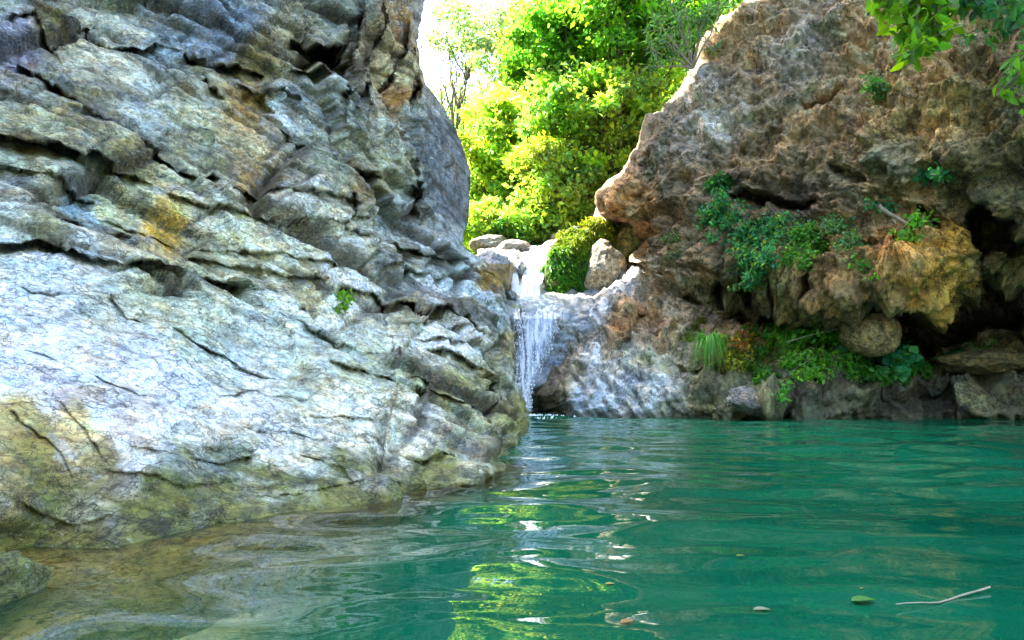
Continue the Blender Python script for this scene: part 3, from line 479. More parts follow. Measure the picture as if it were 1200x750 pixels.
# wall behind the lower fall, its lip, and the floor of the upper basin, climbing to the streambed above
depth_rock('waterfall_rock', 560, 780, 272, 500,
    [Z(600, 486, -.1), Z(650, 490, -.1), (600, 500, 11.3), (700, 500, 11.3), (600, 460, 11.7), (640, 455, 11.6), (600, 420, 12.0), (645, 420, 12.0), (600, 385, 12.15), (650, 385, 12.1), (600, 370, 12.15), (650, 370, 12.15), (590, 362, 12.3), (620, 360, 12.3), (660, 358, 12.4), (700, 356, 12.6), (620, 353, 13.1), (660, 350, 13.2), (700, 348, 13.3), (600, 350, 13.2),
     (600, 340, 14.0), (640, 340, 14.0), (610, 310, 14.3), (640, 310, 14.4), (690, 320, 14.4), (620, 298, 14.8), (640, 294, 15.2), (600, 296, 15), (570, 296, 15.0), (620, 288, 17.5), (660, 286, 17.5), (700, 286, 17.5), (760, 286, 17), (560, 288, 17.5), (620, 280, 21), (560, 280, 21), (700, 280, 21), (780, 276, 21), (560, 340, 13.5), (560, 420, 12.6), (760, 340, 13.8), (780, 420, 12.6), (560, 500, 12)],
    [(605, 370, .3, .33, .34), (640, 358, .4, .44, .46), (690, 352, .28, .3, .3), (620, 420, .22, .26, .30), (600, 400, .18, .14, .08), (620, 320, .3, .33, .36), (600, 330, .3, .22, .1), (650, 320, .2, .18, .12), (620, 290, .3, .3, .27), (660, 288, .3, .27, .22), (700, 286, .26, .22, .16), (640, 345, .2, .22, .2)],
    M_bank, 300, amp=.10, label='stepped wet grey rock behind and under the waterfall', kind='structure', wet=.6, stretch=(1, 1, 2))
bA = boulder('boulder', P(574, 322, 12.9), (.42, .5, .45), M_bank, 11, (.34, .25, .11), 'smooth brown and grey boulder left of the upper cascade', amp=.12,
    colf=lambda V, S: np.where((S[..., 2:] > .35), [.26, .27, .27], [.26, .17, .06])*(1+.4*fbm(V*4, 4, 77))[..., None], wet=.3)
boulder('boulder', P(610, 314, 14.0), (.10, .2, .16), M_bank, 12, (.3, .33, .35), 'small wet grey boulder splitting the upper cascade in two', amp=.15, nu=50, wet=.7)
boulder('boulder', P(597, 347, 13.1), (.14, .25, .11), M_bank, 13, (.22, .25, .25), 'dark wet boulder at the foot of the upper cascade', amp=.15, nu=50, wet=.7)
sp = [((602, 291), .30, (.30, .28, .24), 'pale flat stone at the head of the upper cascade, left of the stream'), ((656, 292), .34, (.34, .29, .24), 'pale pinkish stone at the head of the upper cascade, beside the mossy boulder'), ((676, 280), .42, (.28, .22, .15), 'sunlit tan stone behind the mossy boulder'), ((575, 287), .36, (.28, .27, .23), 'sunlit grey stone behind the smooth brown boulder')]
for i, (p, r, c, lb) in enumerate(sp): boulder('stone', P(*p, 15.6+.3*i), (r*1.3, r, r*.6), M_bank, 20+i, c, lb, 'stone', nu=44)
# rock behind the arch
boulder('boulder', P(707, 318, 13.6), (.42, .42, .56), M_right, 31, (.38, .33, .22), 'tan fluted boulder right of the mossy boulder', amp=.16)
boulder('boulder', P(742, 283, 14.0), (.52, .5, .62), M_right, 32, (.42, .34, .10), 'yellow sunlit boulder seen through the gap under the brown overhang', amp=.14)
boulder('boulder', P(710, 262, 14.3), (.30, .35, .46), M_right, 33, (.6, .5, .36), 'pale tan upright boulder above the fluted boulder', amp=.14)
boulder('boulder', P(1020, 392, 10.35), (.42, .38, .31), M_right, 41, (.27, .21, .11), 'round brown boulder sitting among the plants under the overhang', amp=.09,
    colf=lambda V, S: np.array([.42, .28, .11])*(1+.8*fbm(V*9, 5, 78))[..., None], k=1.2, facet=.25)
boulder('boulder', P(1158, 424, 10.3), (.62, .5, .17), M_right, 42, (.20, .15, .05), 'low mossy brown boulder on the right ledge', amp=.3, facet=.35)
boulder('boulder', P(878, 470, 10.1), (.34, .3, .20), M_right, 43, (.24, .22, .17), 'grey pitted boulder at the waterline below the grass tufts', amp=.2)
mossf = lambda V, S: (np.stack([.16+.10*fbm(V*9, 4, 70), .17+.09*fbm(V*9, 4, 70), .04+0*V[..., 0]], -1)*(.9+.5*fbm(V*25, 3, 71))[..., None])
boulder('boulder', P(-16, 690, 2.0)*np.array([1, 1, 0]), (.10, .2, .11), M_left, 51, (.1, .1, .03), 'mossy olive rock rising from the water at the left edge', amp=.22, nu=120, colf=mossf, wet=.3)
boulder('boulder', P(607, 494, 8.9), (.16, .22, .12), M_left, 52, (.22, .24, .08), 'small green mossy rock at the tip of the grey cliff', amp=.2, nu=60, wet=.5)

# ------------------------------------------------------------------ hills, pool bed
hx = np.linspace(-40, 45, 150); hy = np.linspace(15.5, 80, 120); X, Y = np.meshgrid(hx, hy)
t = (Y-16); Zh = 2.9+.10*t+.0045*t*t+np.clip(X-1.0, 0, 99)*.75+np.clip(-X-2, 0, 99)*.7+np.clip(t-8, 0, 99)*.06
Zh = np.minimum(Zh, 22+0*Zh)+.5*fbm(np.stack([X, Y, X*0], -1)*.25, 4, 401)
HV = np.stack([X, Y, Zh], -1); M_hill = plain_mat('leaf_litter', (.10, .09, .04), .95, 2.5, .5, .05)
tag(mesh('hillside', HV, gridfaces(*X.shape), M_hill), 'wooded hillside', kind='structure')
def hz(x, y):
    t = y-16; return float(min(22, 2.9+.10*t+.0045*t*t+max(x-1, 0)*.75+max(-x-2, 0)*.7+max(t-8, 0)*.06))
bx_ = np.linspace(-8, 14, 160); by_ = np.linspace(-5, 13, 140); X, Y = np.meshgrid(bx_, by_)
Zb = -1.75+.25*fbm(np.stack([X, Y, X*0], -1)*.6, 4, 411)
M_bed = plain_mat('pool_silt', (.16, .17, .10), .95, 3, .4, .02)
tag(mesh('pool_bed', np.stack([X, Y, Zb], -1), gridfaces(*X.shape), M_bed), 'silty bed of the pool', kind='structure')

th = np.linspace(math.radians(-20), math.radians(-205), 90); rr = np.linspace(9, 40, 30); TH, RR = np.meshgrid(th, rr)  # unseen slopes added behind the camera so light comes more from above
X, Y = RR*np.cos(TH)+1, RR*np.sin(TH); Zr = -1.2+np.clip(RR-9, 0, 20)*.85+1.5*fbm(np.stack([X, Y, X*0], -1)*.2, 4, 421)
M_skyblock = plain_mat('sky_block_slope', (.05, .075, .02), .95, 1.5, .6, .2)
tag(mesh('hillside', np.stack([X, Y, Zr], -1), gridfaces(*X.shape), M_skyblock), 'wooded slopes added out of view downstream to cut the low sky light', kind='structure')

# ------------------------------------------------------------------ water
def cum(segs):
    out = [segs[0][0]]
    for a, b, s in segs:
        while out[-1] < b-1e-6: out.append(out[-1]+s)
    return np.array(out)
wxs = cum([(-7, -2.6, .12), (-2.6, 2.8, .019), (2.8, 8.5, .04), (8.5, 13, .2)]); wys = cum([(-5, .9, .15), (.9, 4.5, .016), (4.5, 8, .025), (8, 12.6, .035)])
X, Y = np.meshgrid(wxs, wys)
G = lambda fx, fy, s, a=0: noise(np.stack([(X*math.cos(a)+Y*math.sin(a))*fx, (-X*math.sin(a)+Y*math.cos(a))*fy, X*0+s], -1), 500+int(s*7))
wpx = .25*G(.8, .8, 1); Xs, Ys = X, Y
zW = .030*G(.9, 1.7, 1.3, .15)+.028*G(1.7, 3.2, 2.7, -.12)+.0036*G(4.0, 7.5, 3.1, .2)*(1+.5*G(.7, .7, 8))+.0008*G(9, 17, 5.9, -.1)*sstep(2, 6, Y)
calm = sstep(3.5, 1.5, Y)*.3; zW = zW*(1-calm)
zW = zW*(.72+.28*sstep(-1.5, 1., X))
# ripples spreading from the foot of the fall
rr = np.hypot(X-.35, Y-11.2); zW = zW+.004*np.exp(-rr/3.5)*np.sin(rr*14+3*G(.8, .8, 4))
# how deep it is: shallow shelf along the left bank
bankline = [P(x, y, float(dz(x, y, 0)))[:2] for x, y in ((-340, 730), (-200, 690), (0, 645), (120, 640), (200, 627), (313, 607), (397, 594), (480, 578), (560, 569), (590, 545))]
dB, _, _ = pline(bankline, X, Y)
wid = np.interp(X, [-2, -.8, -.2], [1.9, 1.4, .25]); clear = np.exp(-(dB/wid)**1.6)*.97
m, N, L, out = mat_new('pool_water')
at = N('Attribute', _attribute_name='clear'); tc = N('TexCoord')
nn = N('TexNoise', Scale=.55, Detail=4.0, Roughness=.55); L(tc.outputs['Object'], nn.inputs['Vector'])
cr = ramp(N, [(.25, (.001, .052, .024)), (.55, (.003, .094, .043)), (.8, (.006, .135, .060))]); L(nn.outputs[0], cr.inputs[0])
dif = N('BsdfDiffuse'); L(cr.outputs[0], dif.inputs[0])
tr = N('BsdfRefraction', IOR=1.33, Roughness=.0); tr.inputs[0].default_value = (.95, .98, .85, 1)
body = N('MixShader'); L(at.outputs['Fac'], body.inputs[0]); L(dif.outputs[0], body.inputs[1]); L(tr.outputs[0], body.inputs[2])
gl = N('BsdfGlossy', Roughness=.0); gl.inputs[0].default_value = (1, 1, 1, 1)
fz = N('Fresnel', IOR=1.333); 
wv = N('TexNoise', Scale=9., Detail=3.0, Roughness=.5); mpw = N('Mapping'); mpw.inputs['Scale'].default_value = (.6, 1.3, 1); L(tc.outputs['Object'], mpw.inputs[0]); L(mpw.outputs[0], wv.inputs['Vector'])
bp = N('Bump', Strength=.3, Distance=.002); L(wv.outputs[0], bp.inputs['Height']); L(bp.outputs[0], fz.inputs['Normal']); L(bp.outputs[0], gl.inputs['Normal'])
mx = N('MixShader'); L(fz.outputs[0], mx.inputs[0]); L(body.outputs[0], mx.inputs[1]); L(gl.outputs[0], mx.inputs[2]); L(mx.outputs[0], out.inputs[0])
tag(mesh('water', np.stack([X, Y, zW], -1), gridfaces(*X.shape)[:, ::-1], m, attrs={'clear': clear}), 'clear emerald pool with gentle ripples', kind='structure')

# white water
def fall_mat(name, sx, sz, thr, blue=(.55, .74, .95), fade=True):
    m, N, L, out = mat_new(name); tc = N('TexCoord'); uv = N('Attribute', _attribute_name='uvx'); uy = N('Attribute', _attribute_name='uvy')
    cb = N('CombineXYZ'); L(uv.outputs['Fac'], cb.inputs[0]); L(uy.outputs['Fac'], cb.inputs[1])
    mp = N('Mapping'); mp.inputs['Scale'].default_value = (sx, sz, 1); L(cb.outputs[0], mp.inputs[0])
    n = N('TexNoise', Scale=1., Detail=6.0, Roughness=.62, Distortion=.35); L(mp.outputs[0], n.inputs['Vector'])
    ed = N('Attribute', _attribute_name='dens'); ad = N('Math', _operation='ADD'); L(n.outputs[0], ad.inputs[0]); L(ed.outputs['Fac'], ad.inputs[1])
    r = N('MapRange', i1=thr, i2=thr+.17, i3=0., i4=1.); L(ad.outputs[0], r.inputs[0])
    cr = ramp(N, [(0, blue), (.45, tuple(.4*b+.5 for b in blue)), (.85, (.86, .93, 1)), (1, (.95, .97, 1))]); L(r.outputs[0], cr.inputs[0])
    d = N('BsdfPrincipled', Roughness=.25); L(cr.outputs[0], d.inputs['Base Color'])
    tl = N('BsdfTranslucent'); L(cr.outputs[0], tl.inputs[0]); m0 = N('MixShader', i0=.35); L(d.outputs[0], m0.inputs[1]); L(tl.outputs[0], m0.inputs[2])
    tp = N('BsdfTransparent'); gg = N('BsdfGlossy', Roughness=.08); m1 = N('MixShader', i0=.12); L(tp.outputs[0], m1.inputs[1]); L(gg.outputs[0], m1.inputs[2])
    mx = N('MixShader'); L(r.outputs[0], mx.inputs[0]); L(m1.outputs[0], mx.inputs[1]); L(m0.outputs[0], mx.inputs[2])
    bp = N('Bump', Distance=.03); L(n.outputs[0], bp.inputs['Height']); L(bp.outputs[0], d.inputs['Normal'])
    L(mx.outputs[0], out.inputs[0]); return m
def fall_sheet(name, rows, mat, parent, seed, nx=60, ny=120, bulge=.05, off=0.):   # rows: (py, xl, xr, d)
    r = np.array(rows, float); py = np.linspace(r[0, 0], r[-1, 0], ny); xl = np.interp(py, r[:, 0], r[:, 1]); xr = np.interp(py, r[:, 0], r[:, 2]); d = np.interp(py, r[:, 0], r[:, 3])
    s = np.linspace(0, 1, nx); X = xl[:, None]+(xr-xl)[:, None]*s; Y = np.repeat(py[:, None], nx, 1)
    V = P(X, Y, d[:, None]-off+0*X); L_ = np.r_[0, np.cumsum(np.linalg.norm(np.diff(V[:, nx//2], axis=0), axis=1))]
    w = np.stack([V[..., 0]*14, L_[:, None]*1.6+0*X, 0*X+seed], -1)
    V[..., 1] -= bulge*fbm(w, 3, seed)+bulge*.8*np.sin(np.pi*s)[None]
    den = .12-.30*np.abs(2*s-1)[None]**4+0*X+.05*noise(np.stack([X/9, Y/30, X*0], -1), seed)
    den = den-.22*np.exp(-np.arange(ny)/7.)[:, None]*(1+noise(np.stack([X/3, 0*X, 0*X], -1), seed+1))
    wpos = (V[:, -1, 0]-V[:, 0, 0]).mean()
    return mesh(name, V, gridfaces(ny, nx), mat, parent, col=None, attrs={'uvx': V[..., 0], 'uvy': L_[:, None]+0*X, 'dens': den})
MF1 = fall_mat('falling_water', 13, 1.5, .49, (.07, .28, .75)); MF3 = fall_mat('ledge_water', 9, 5., .50, (.12, .28, .45)); MF2 = fall_mat('sliding_water', 12, 2.4, .36, (.45, .65, .85))
low = empty('waterfall', tuple(P(622, 480, 11.4))); tag(low, 'lower waterfall dropping into the pool in a blue-white veil between the cliffs', 'waterfall')
R1 = [(361, 603, 656, 12.18), (366, 603, 655, 12.1), (373, 602, 656, 12.0), (385, 602, 654, 11.9), (405, 602, 648, 11.8), (425, 603, 638, 11.7), (445, 605, 630, 11.6), (462, 607, 622, 11.5), (482, 604, 626, 11.3)]
fall_sheet('water_veil', R1, MF1, low, 3); fall_sheet('water_veil', [(a, b+3, c-4, d) for a, b, c, d in R1[1:]], MF1, low, 9, off=.09)
fall_sheet('sliding_sheet', [(346, 606, 640, 13.3), (351, 602, 655, 13.0), (357, 600, 668, 12.55), (365, 601, 668, 12.2), (374, 602, 661, 12.0)], MF3, low, 17, off=.06)
up_ = empty('waterfall', tuple(P(620, 345, 13.6))); tag(up_, 'upper white cascade tumbling over a stepped ledge in the sunlit gap', 'waterfall')
fall_sheet('water_veil', [(288, 618, 642, 15.6), (296, 620, 642, 14.6), (310, 617, 641, 14.2), (325, 612, 637, 13.9), (338, 607, 634, 13.6), (351, 602, 640, 13.2)], MF2, up_, 21, off=.15)
fall_sheet('water_veil', [(296, 596, 606, 14.5), (310, 596, 607, 14.2), (328, 598, 608, 13.8), (346, 600, 612, 13.4)], MF2, up_, 27, off=.12)
# trickle down the pale bank, and flecks of foam at its foot
# spray drops around the falls
def blobs(name, C, r, mat, parent=None):
    ico = np.array([[1, 0, 0], [-1, 0, 0], [0, 1, 0], [0, -1, 0], [0, 0, 1], [0, 0, -1]], float); F = np.array([[0, 2, 4], [2, 1, 4], [1, 3, 4], [3, 0, 4], [2, 0, 5], [1, 2, 5], [3, 1, 5], [0, 3, 5]])
    V = C[:, None]+ico[None]*r[:, None, None]*np.array([1, 1, 1.9]); return mesh(name, V, (F[None]+6*np.arange(len(C))[:, None, None]).reshape(-1, 3), mat, parent)
M_drop = plain_mat('white_water', (.85, .92, .97), .3, 5, .05)
n = 900; t = rng.random(n); py = 367+111*t; xl = np.interp(py, [r[0] for r in R1], [r[1] for r in R1]); xr = np.interp(py, [r[0] for r in R1], [r[2] for r in R1]); dd = np.interp(py, [r[0] for r in R1], [r[3] for r in R1])
o = blobs('spray', P(xl+(xr-xl)*rng.random(n)+rng.normal(0, 1.5, n), py, dd-.12-.1*rng.random(n)), .004+.008*rng.random(n)**2, M_drop, low); tag(o, kind='stuff')
n = 500; t = rng.random(n); o = blobs('spray', P(640-32*t+rng.normal(0, 5, n), 292+56*t, 14.9-1.4*t-.1*rng.random(n)-.15), .005+.010*rng.random(n)**2, M_drop, up_); tag(o, kind='stuff')

n = 420; rr_ = np.abs(rng.normal(0, .34, n)); a = rng.uniform(math.pi, 2*math.pi, n); fc = P(616, 484, 11.2); C = np.stack([fc[0]+np.cos(a)*rr_*1.3, fc[1]+np.sin(a)*rr_*1.6, np.full(n, -.004)], -1)
o = blobs('foam', C, .004+.012*rng.random(n)**2, M_drop, low); tag(o, kind='stuff')
# ------------------------------------------------------------------ foliage
def leafmesh(name, C, size, col, mat, parent=None, nrm=None, aspect=.5, down=.0, jitter=1., rs=None, seg=1):
    rs = rs or rng; n = len(C); C = np.asarray(C)
    ax = rs.normal(size=(n, 3)); ax[:, 2] -= down; ax /= np.linalg.norm(ax, axis=1)[:, None]
    up = rs.normal(size=(n, 3))*jitter+(nrm if nrm is not None else np.array([0, -.2, .9]))
    side = np.cross(ax, up); side /= np.linalg.norm(side, axis=1)[:, None]+1e-9; nn = np.cross(side, ax)
    s = np.asarray(size)[:, None]*np.ones((n, 1)); w = s*aspect*.5
    if seg == 1:
        V = np.stack([C, C+ax*s*.5+side*w+nn*s*.08, C+ax*s-nn*s*.06, C+ax*s*.5-side*w+nn*s*.08], 1); F = np.arange(4*n).reshape(n, 4); k = 4
    else:     # a folded leaf with a rounded outline
        m0 = C+ax*s*.35+nn*0; m1 = C+ax*s*.7-nn*s*.04
        V = np.stack([C, m0+side*w+nn*s*.10, m1+side*w*.8+nn*s*.05, C+ax*s-nn*s*.12, m1-side*w*.8+nn*s*.05, m0-side*w+nn*s*.10, m0, m1], 1)
        q = np.array([[0, 1, 6, 6], [0, 6, 5, 5], [1, 2, 7, 6], [6, 7, 4, 5], [2, 3, 7, 7], [7, 3, 4, 4]])
        tri = np.array([[0, 1, 6], [0, 6, 5], [1, 2, 7], [1, 7, 6], [6, 7, 4], [6, 4, 5], [2, 3, 7], [7, 3, 4]]); k = 8
        F = (tri[None]+8*np.arange(n)[:, None, None]).reshape(-1, 3)
    return mesh(name, V, F, mat, parent, smooth=seg > 1, col=np.repeat(np.asarray(col)[:, None], k, 1))
def tubes(name, lines, mat, parent=None, ns=6):   # lines: list of (points, radii)
    Vs, Fs, b = [], [], 0
    for pts, rad in lines:
        p = np.array(pts, float); r = np.broadcast_to(np.array(rad, float), (len(p),)); t = np.gradient(p, axis=0); t /= np.linalg.norm(t, axis=1)[:, None]+1e-9
        a = np.cross(t, [.31, .17, .93]); a /= np.linalg.norm(a, axis=1)[:, None]+1e-9; c = np.cross(t, a); th = np.arange(ns)/ns*2*math.pi
        R = p[:, None]+r[:, None, None]*(a[:, None]*np.cos(th)[None, :, None]+c[:, None]*np.sin(th)[None, :, None]); Vs.append(R.reshape(-1, 3))
        for i in range(len(p)-1):
            for j in range(ns): Fs.append((b+i*ns+j, b+i*ns+(j+1) % ns, b+(i+1)*ns+(j+1) % ns, b+(i+1)*ns+j))
        b += len(p)*ns
    return mesh(name, np.concatenate(Vs), np.array(Fs), mat, parent)
def curve(a, b, n=8, wob=.1, rs=None, sag=0):
    rs = rs or rng; a = np.array(a, float); b = np.array(b, float); t = np.linspace(0, 1, n)[:, None]; L = np.linalg.norm(b-a)
    w = np.cumsum(rs.normal(0, 1, (n, 3)), 0)*wob*L/n; w -= w[-1]*t; w[0] = 0
    p = a+(b-a)*t+w; p[:, 2] += sag*L*np.sin(np.pi*t[:, 0]); return p
def hue(base, n, var=.25, rs=None, warm=.25):
    rs = rs or rng; c = np.array(base)[None]*(1+var*rs.normal(size=(n, 1))).clip(.35, 2); w = rs.normal(size=(n, 1))*warm
    return (c*np.concatenate([1+w, 1+.3*w, 1-w], 1)).clip(.004, .9)
def tree(px, py, rpx, d, base, nleaf, size, label, seed, flat=1., dense=1., group='trees in the gorge behind the waterfall'):
    rs = np.random.default_rng(seed); c = P(px, py, d); R = rpx*d/FPX
    gz = hz(c[0], d); foot = np.array([c[0]+rs.normal(0, .4), d+.4, gz-.2]); root = empty('tree', tuple(foot)); tag(root, label, 'tree', group)
    nb = int(34*dense); dirs = rs.normal(size=(nb, 3)); dirs /= np.linalg.norm(dirs, axis=1)[:, None]; rad = rs.random(nb)**.45
    bc = c+dirs*rad[:, None]*R*np.array([1, 1, flat]); br = R*rs.uniform(.22, .42, nb)
    nleaf = int(nleaf*1.9); per = nleaf//nb; lc, cl = [], []
    for i in range(nb):
        v = rs.normal(size=(per, 3)); v /= np.linalg.norm(v, axis=1)[:, None]; v *= (rs.random(per)**.4)[:, None]; v[:, 2] *= .55
        lc.append(bc[i]+v*br[i]); cl.append(hue(np.array(base)*rs.uniform(.6, 1.35)*np.array([rs.uniform(.8, 1.15), 1, rs.uniform(.6, 1.8)]), per, .3, rs, .22))
    sc_ = per*nb//4; v = rs.normal(size=(sc_, 3)); v /= np.linalg.norm(v, axis=1)[:, None]; v *= (rs.random(sc_)**.35*R*1.08)[:, None]; v[:, 2] *= flat
    keep = fbm((c+v)*(2.2/R), 2, seed) > -.1; v = v[keep]; lc.append(c+v); cl.append(hue(base, len(v), .35, rs, .25))
    crown = leafmesh('crown', np.concatenate(lc), size*1.1*rs.uniform(.6, 1.4, sum(map(len, lc))), np.concatenate(cl), M_leaf, root, rs=rs, aspect=.55)
    tip = c+np.array([0, 0, R*.2]); trunk = curve(foot, tip, 10, .25, rs); lines = [(trunk, np.linspace(.09, .03, 10)*max(.5, R/2.5))]
    for i in range(nb):
        s = trunk[rs.integers(3, 9)]; lines.append((curve(s, bc[i], 7, .25, rs, .04), np.linspace(.05, .010, 7)*max(.5, R/2.5)))
    tubes('trunk', lines, M_bark, root, 5); return root
LG = (.23, .39, .07); YG = (.33, .46, .07); DG = (.15, .34, .03); PG = (.24, .33, .12)
T = [(575, 268, 44, 17.5, YG, 3000, .12, 'low yellow-green leafy tree at the head of the cascade beside the grey cliff', .7), (630, 262, 48, 17.0, LG, 3600, .12, 'low light green tree right above the head of the cascade', .7), (690, 235, 55, 17.3, YG, 4000, .12, 'low yellow-green tree right behind the mossy boulder', .8), (640, 205, 62, 18.2, YG, 4600, .13, 'yellow-green tree with a round crown in the lower middle of the gap', .9), (575, 200, 50, 18.5, YG, 3200, .13, 'yellow-green tree pressed against the round edge of the grey cliff', 1.),
     (715, 125, 60, 16.0, YG, 4600, .13, 'bright yellow-green tree with a crown under the dark green ones', .8), (770, 150, 40, 16.2, LG, 2200, .12, 'light green tree rising beside the left shoulder of the brown cliff', .9),
     (652, 212, 54, 16.3, YG, 4400, .12, 'pale yellow-green tree low in the gap, directly above the head of the upper cascade', .9), (590, 150, 44, 19, YG, 3000, .13, 'bright yellow-green tree directly under the open white sky', 1.),
     (705, 195, 58, 16.6, YG, 4000, .13, 'pale yellow-green tree in front of the bare trunks above the mossy boulder', .9), (662, 118, 56, 16.3, LG, 3800, .13, 'light green rounded tree just below the dark green crowns', .9),
     (600, 215, 72, 20, LG, 5200, .14, 'light green tree just right of the grey cliff, low in the sunlit gap', 1.), (668, 175, 78, 22, YG, 6500, .15, 'yellow-green sunlit tree in the middle of the gap', 1.), (735, 205, 62, 19, LG, 4500, .13, 'light green tree standing above the brown rock overhang', 1.), (745, 110, 82, 20, YG, 6500, .14, 'yellow-green tree leaning over the left shoulder of the brown cliff', 1.),
     (655, 50, 70, 17, DG, 5200, .14, 'dark green tree whose crown hangs highest over the gap', .8), (740, 25, 85, 16, DG, 6500, .13, 'dark green broad tree at the top, left of the bare cliff shrub', .8), (825, 15, 62, 15.5, DG, 4000, .12, 'dark green tree behind the top edge of the brown cliff', .9), (565, 255, 56, 25, LG, 3800, .15, 'small light green tree touching the dark cliff edge above the stream', 1.),
     (545, 30, 50, 27, PG, 1300, .15, 'thin pale tree against the white sky beside the grey cliff', 1.1), (600, 48, 56, 25, PG, 3000, .15, 'pale green tree with sky showing through, left of the dark green crown', 1.), (622, 150, 62, 25, YG, 5000, .16, 'bright yellow-green tree below the white sky gap', 1.), (690, 245, 60, 24, PG, 3500, .15, 'grey-green tree low in the gap over the mossy boulder', 1.),
     (640, 250, 58, 27, YG, 3800, .16, 'yellow-green low tree behind the pale stones', .8), (780, 170, 55, 18, LG, 2500, .13, 'light green tree half hidden behind the brown cliff', 1.)]
for i, (x, y, r, d, b, nl, s, lb, fl) in enumerate(T): tree(x, y, r, d, b, nl, s, lb, 600+i, fl)
B = [(585, 165, 95, 36, LG, 'far light green tree behind the bright yellow-green one'), (690, 110, 120, 38, YG, 'far yellow-green tree filling the middle of the gap'), (800, 90, 120, 36, LG, 'far light green tree rising behind the dark green crown'), (570, 245, 70, 34, YG, 'far yellow-green tree beside the cliff edge, low down'), (660, 215, 95, 33, LG, 'far light green tree above the head of the cascade'), (750, 220, 95, 34, LG, 'far light green tree behind the brown rock overhang'), (720, 10, 110, 40, PG, 'far pale green tree at the top behind the dark crowns')]
for i, (x, y, r, d, b, lb) in enumerate(B): tree(x, y, r, d, b, 6500, .24, lb, 700+i, 1., 1.4)
# low undergrowth that clothes the slope
n = 26000; ux = rng.uniform(-7, 16, n); uy = rng.uniform(16.2, 34, n); uz = np.array([hz(a, b) for a, b in zip(ux, uy)])
cl = fbm(np.stack([ux, uy, uy*0], -1)*.7, 3, 720); h = (.25+.9*np.clip(cl+.4, 0, 1.4))*rng.random(n)**.6
tag(leafmesh('undergrowth', np.stack([ux, uy, uz+h], -1), rng.uniform(.1, .22, n), hue((.12, .18, .025), n, .3)*(1+.5*cl)[:, None], M_leaf), 'leafy undergrowth on the slope behind the waterfall', kind='stuff')

# mossy boulder with hanging grass
mb = empty('boulder', tuple(P(668, 340, 13.7))); tag(mb, 'boulder draped in bright green moss and hanging grass right of the upper cascade', 'boulder')
c0 = P(672, 312, 13.9); r0 = np.array([.52, .45, .80])
o = boulder('stone', c0, r0, M_right, 61, (.10, .13, .03), None, amp=.12, rot=-.32); o.parent = mb; o.location = Vector(c0)-Vector(mb.location)
n = 9000; v = rng.normal(size=(n, 3)); v /= np.linalg.norm(v, axis=1)[:, None]; v[:, 1] = -np.abs(v[:, 1])*1.0; k = v[:, 2] > -.9; v = v[k]; n = len(v)
cen = v*r0*(1.0+.30*fbm(v*2.2, 4, 62)[:, None]); ct, st_ = math.cos(-.32), math.sin(-.32); cen = c0+np.stack([cen[:, 0]*ct-cen[:, 2]*st_, cen[:, 1], cen[:, 0]*st_+cen[:, 2]*ct], -1)
sun_yel = sstep(-.1, .7, v[:, 2]+.5*v[:, 0]*0)  # sunlit yellow of the upper side, painted into the moss colour
colm = hue((.06, .20, .012), n, .3)*(1-sun_yel[:, None])+hue((.20, .26, .01), n, .2)*sun_yel[:, None]
v2 = rng.normal(size=(3500, 3)); v2 /= np.linalg.norm(v2, axis=1)[:, None]; v2[:, 1] = -np.abs(v2[:, 1]); c2_ = P(700, 274, 13.9)+v2*np.array([.36, .3, .34])*(1+.3*fbm(v2*2.2, 4, 63)[:, None])
cen = np.concatenate([cen, c2_]); v = np.concatenate([v, v2]); n = len(v); colm = np.concatenate([colm, hue((.24, .28, .012), 3500, .25)])
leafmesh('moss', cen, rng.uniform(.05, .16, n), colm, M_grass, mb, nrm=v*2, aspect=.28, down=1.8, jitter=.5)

# plants on the rocks
PL = 2.6
def plant(name, pts, nleaf, size, base, label, cat, surf=surfR, spread=10, lift=.12, group=None, aspect=.5, down=.4, mat=None, seg=2, alt=None, stems=True, seed=0, hang=0.):
    nleaf = int(nleaf*PL); size *= 1.2; rs = np.random.default_rng(900+seed); pts = np.array(pts, float); w = pts[:, 2] if pts.shape[1] > 2 else np.ones(len(pts))*spread
    b0, nb0 = surf(*pts[0, :2]); root = empty(name, tuple(b0)); tag(root, label, cat, group)
    C, Nn, st = [], [], []; nst = max(3, nleaf//26)
    for k in range(nst):
        i = rs.integers(len(pts)); x, y = pts[i, 0]+rs.normal(0, w[i]*.5), pts[i, 1]+rs.normal(0, w[i]*.4); b, nb = surf(x, y)
        e = b+nb*lift*rs.uniform(.4, 1.3)+np.array([rs.normal(0, lift), rs.normal(0, lift*.3), rs.uniform(-hang, lift*.8)]); c = curve(b, e, 6, .2, rs); st.append((c, np.linspace(.007, .003, 6)))
        m = nleaf//nst; t = rs.random(m)**.6*5; i0 = np.floor(t).astype(int).clip(0, 4); q = c[i0]+(c[i0+1]-c[i0])*(t-i0)[:, None]
        C.append(q+rs.normal(0, lift*.35, (m, 3))); Nn.append(np.repeat(nb[None], m, 0))
    C = np.concatenate(C); Nn = np.concatenate(Nn); col = hue(base, len(C), .28, rs, .2)
    if alt is not None: k = rs.random(len(C)) < alt[1]; col[k] = hue(alt[0], k.sum(), .25, rs, .2)
    leafmesh('foliage', C, size*rs.uniform(.6, 1.3, len(C)), col, mat or M_leaf, root, nrm=Nn*.8+np.array([0, 0, .5]), aspect=aspect, down=down, rs=rs, seg=seg)
    if stems:
        for c in st[:14]: tubes('stem', [c], M_twig, root, 4)
    return root
TEAL = (.05, .26, .12); GRN = (.12, .38, .04); BR = (.14, .32, .02)
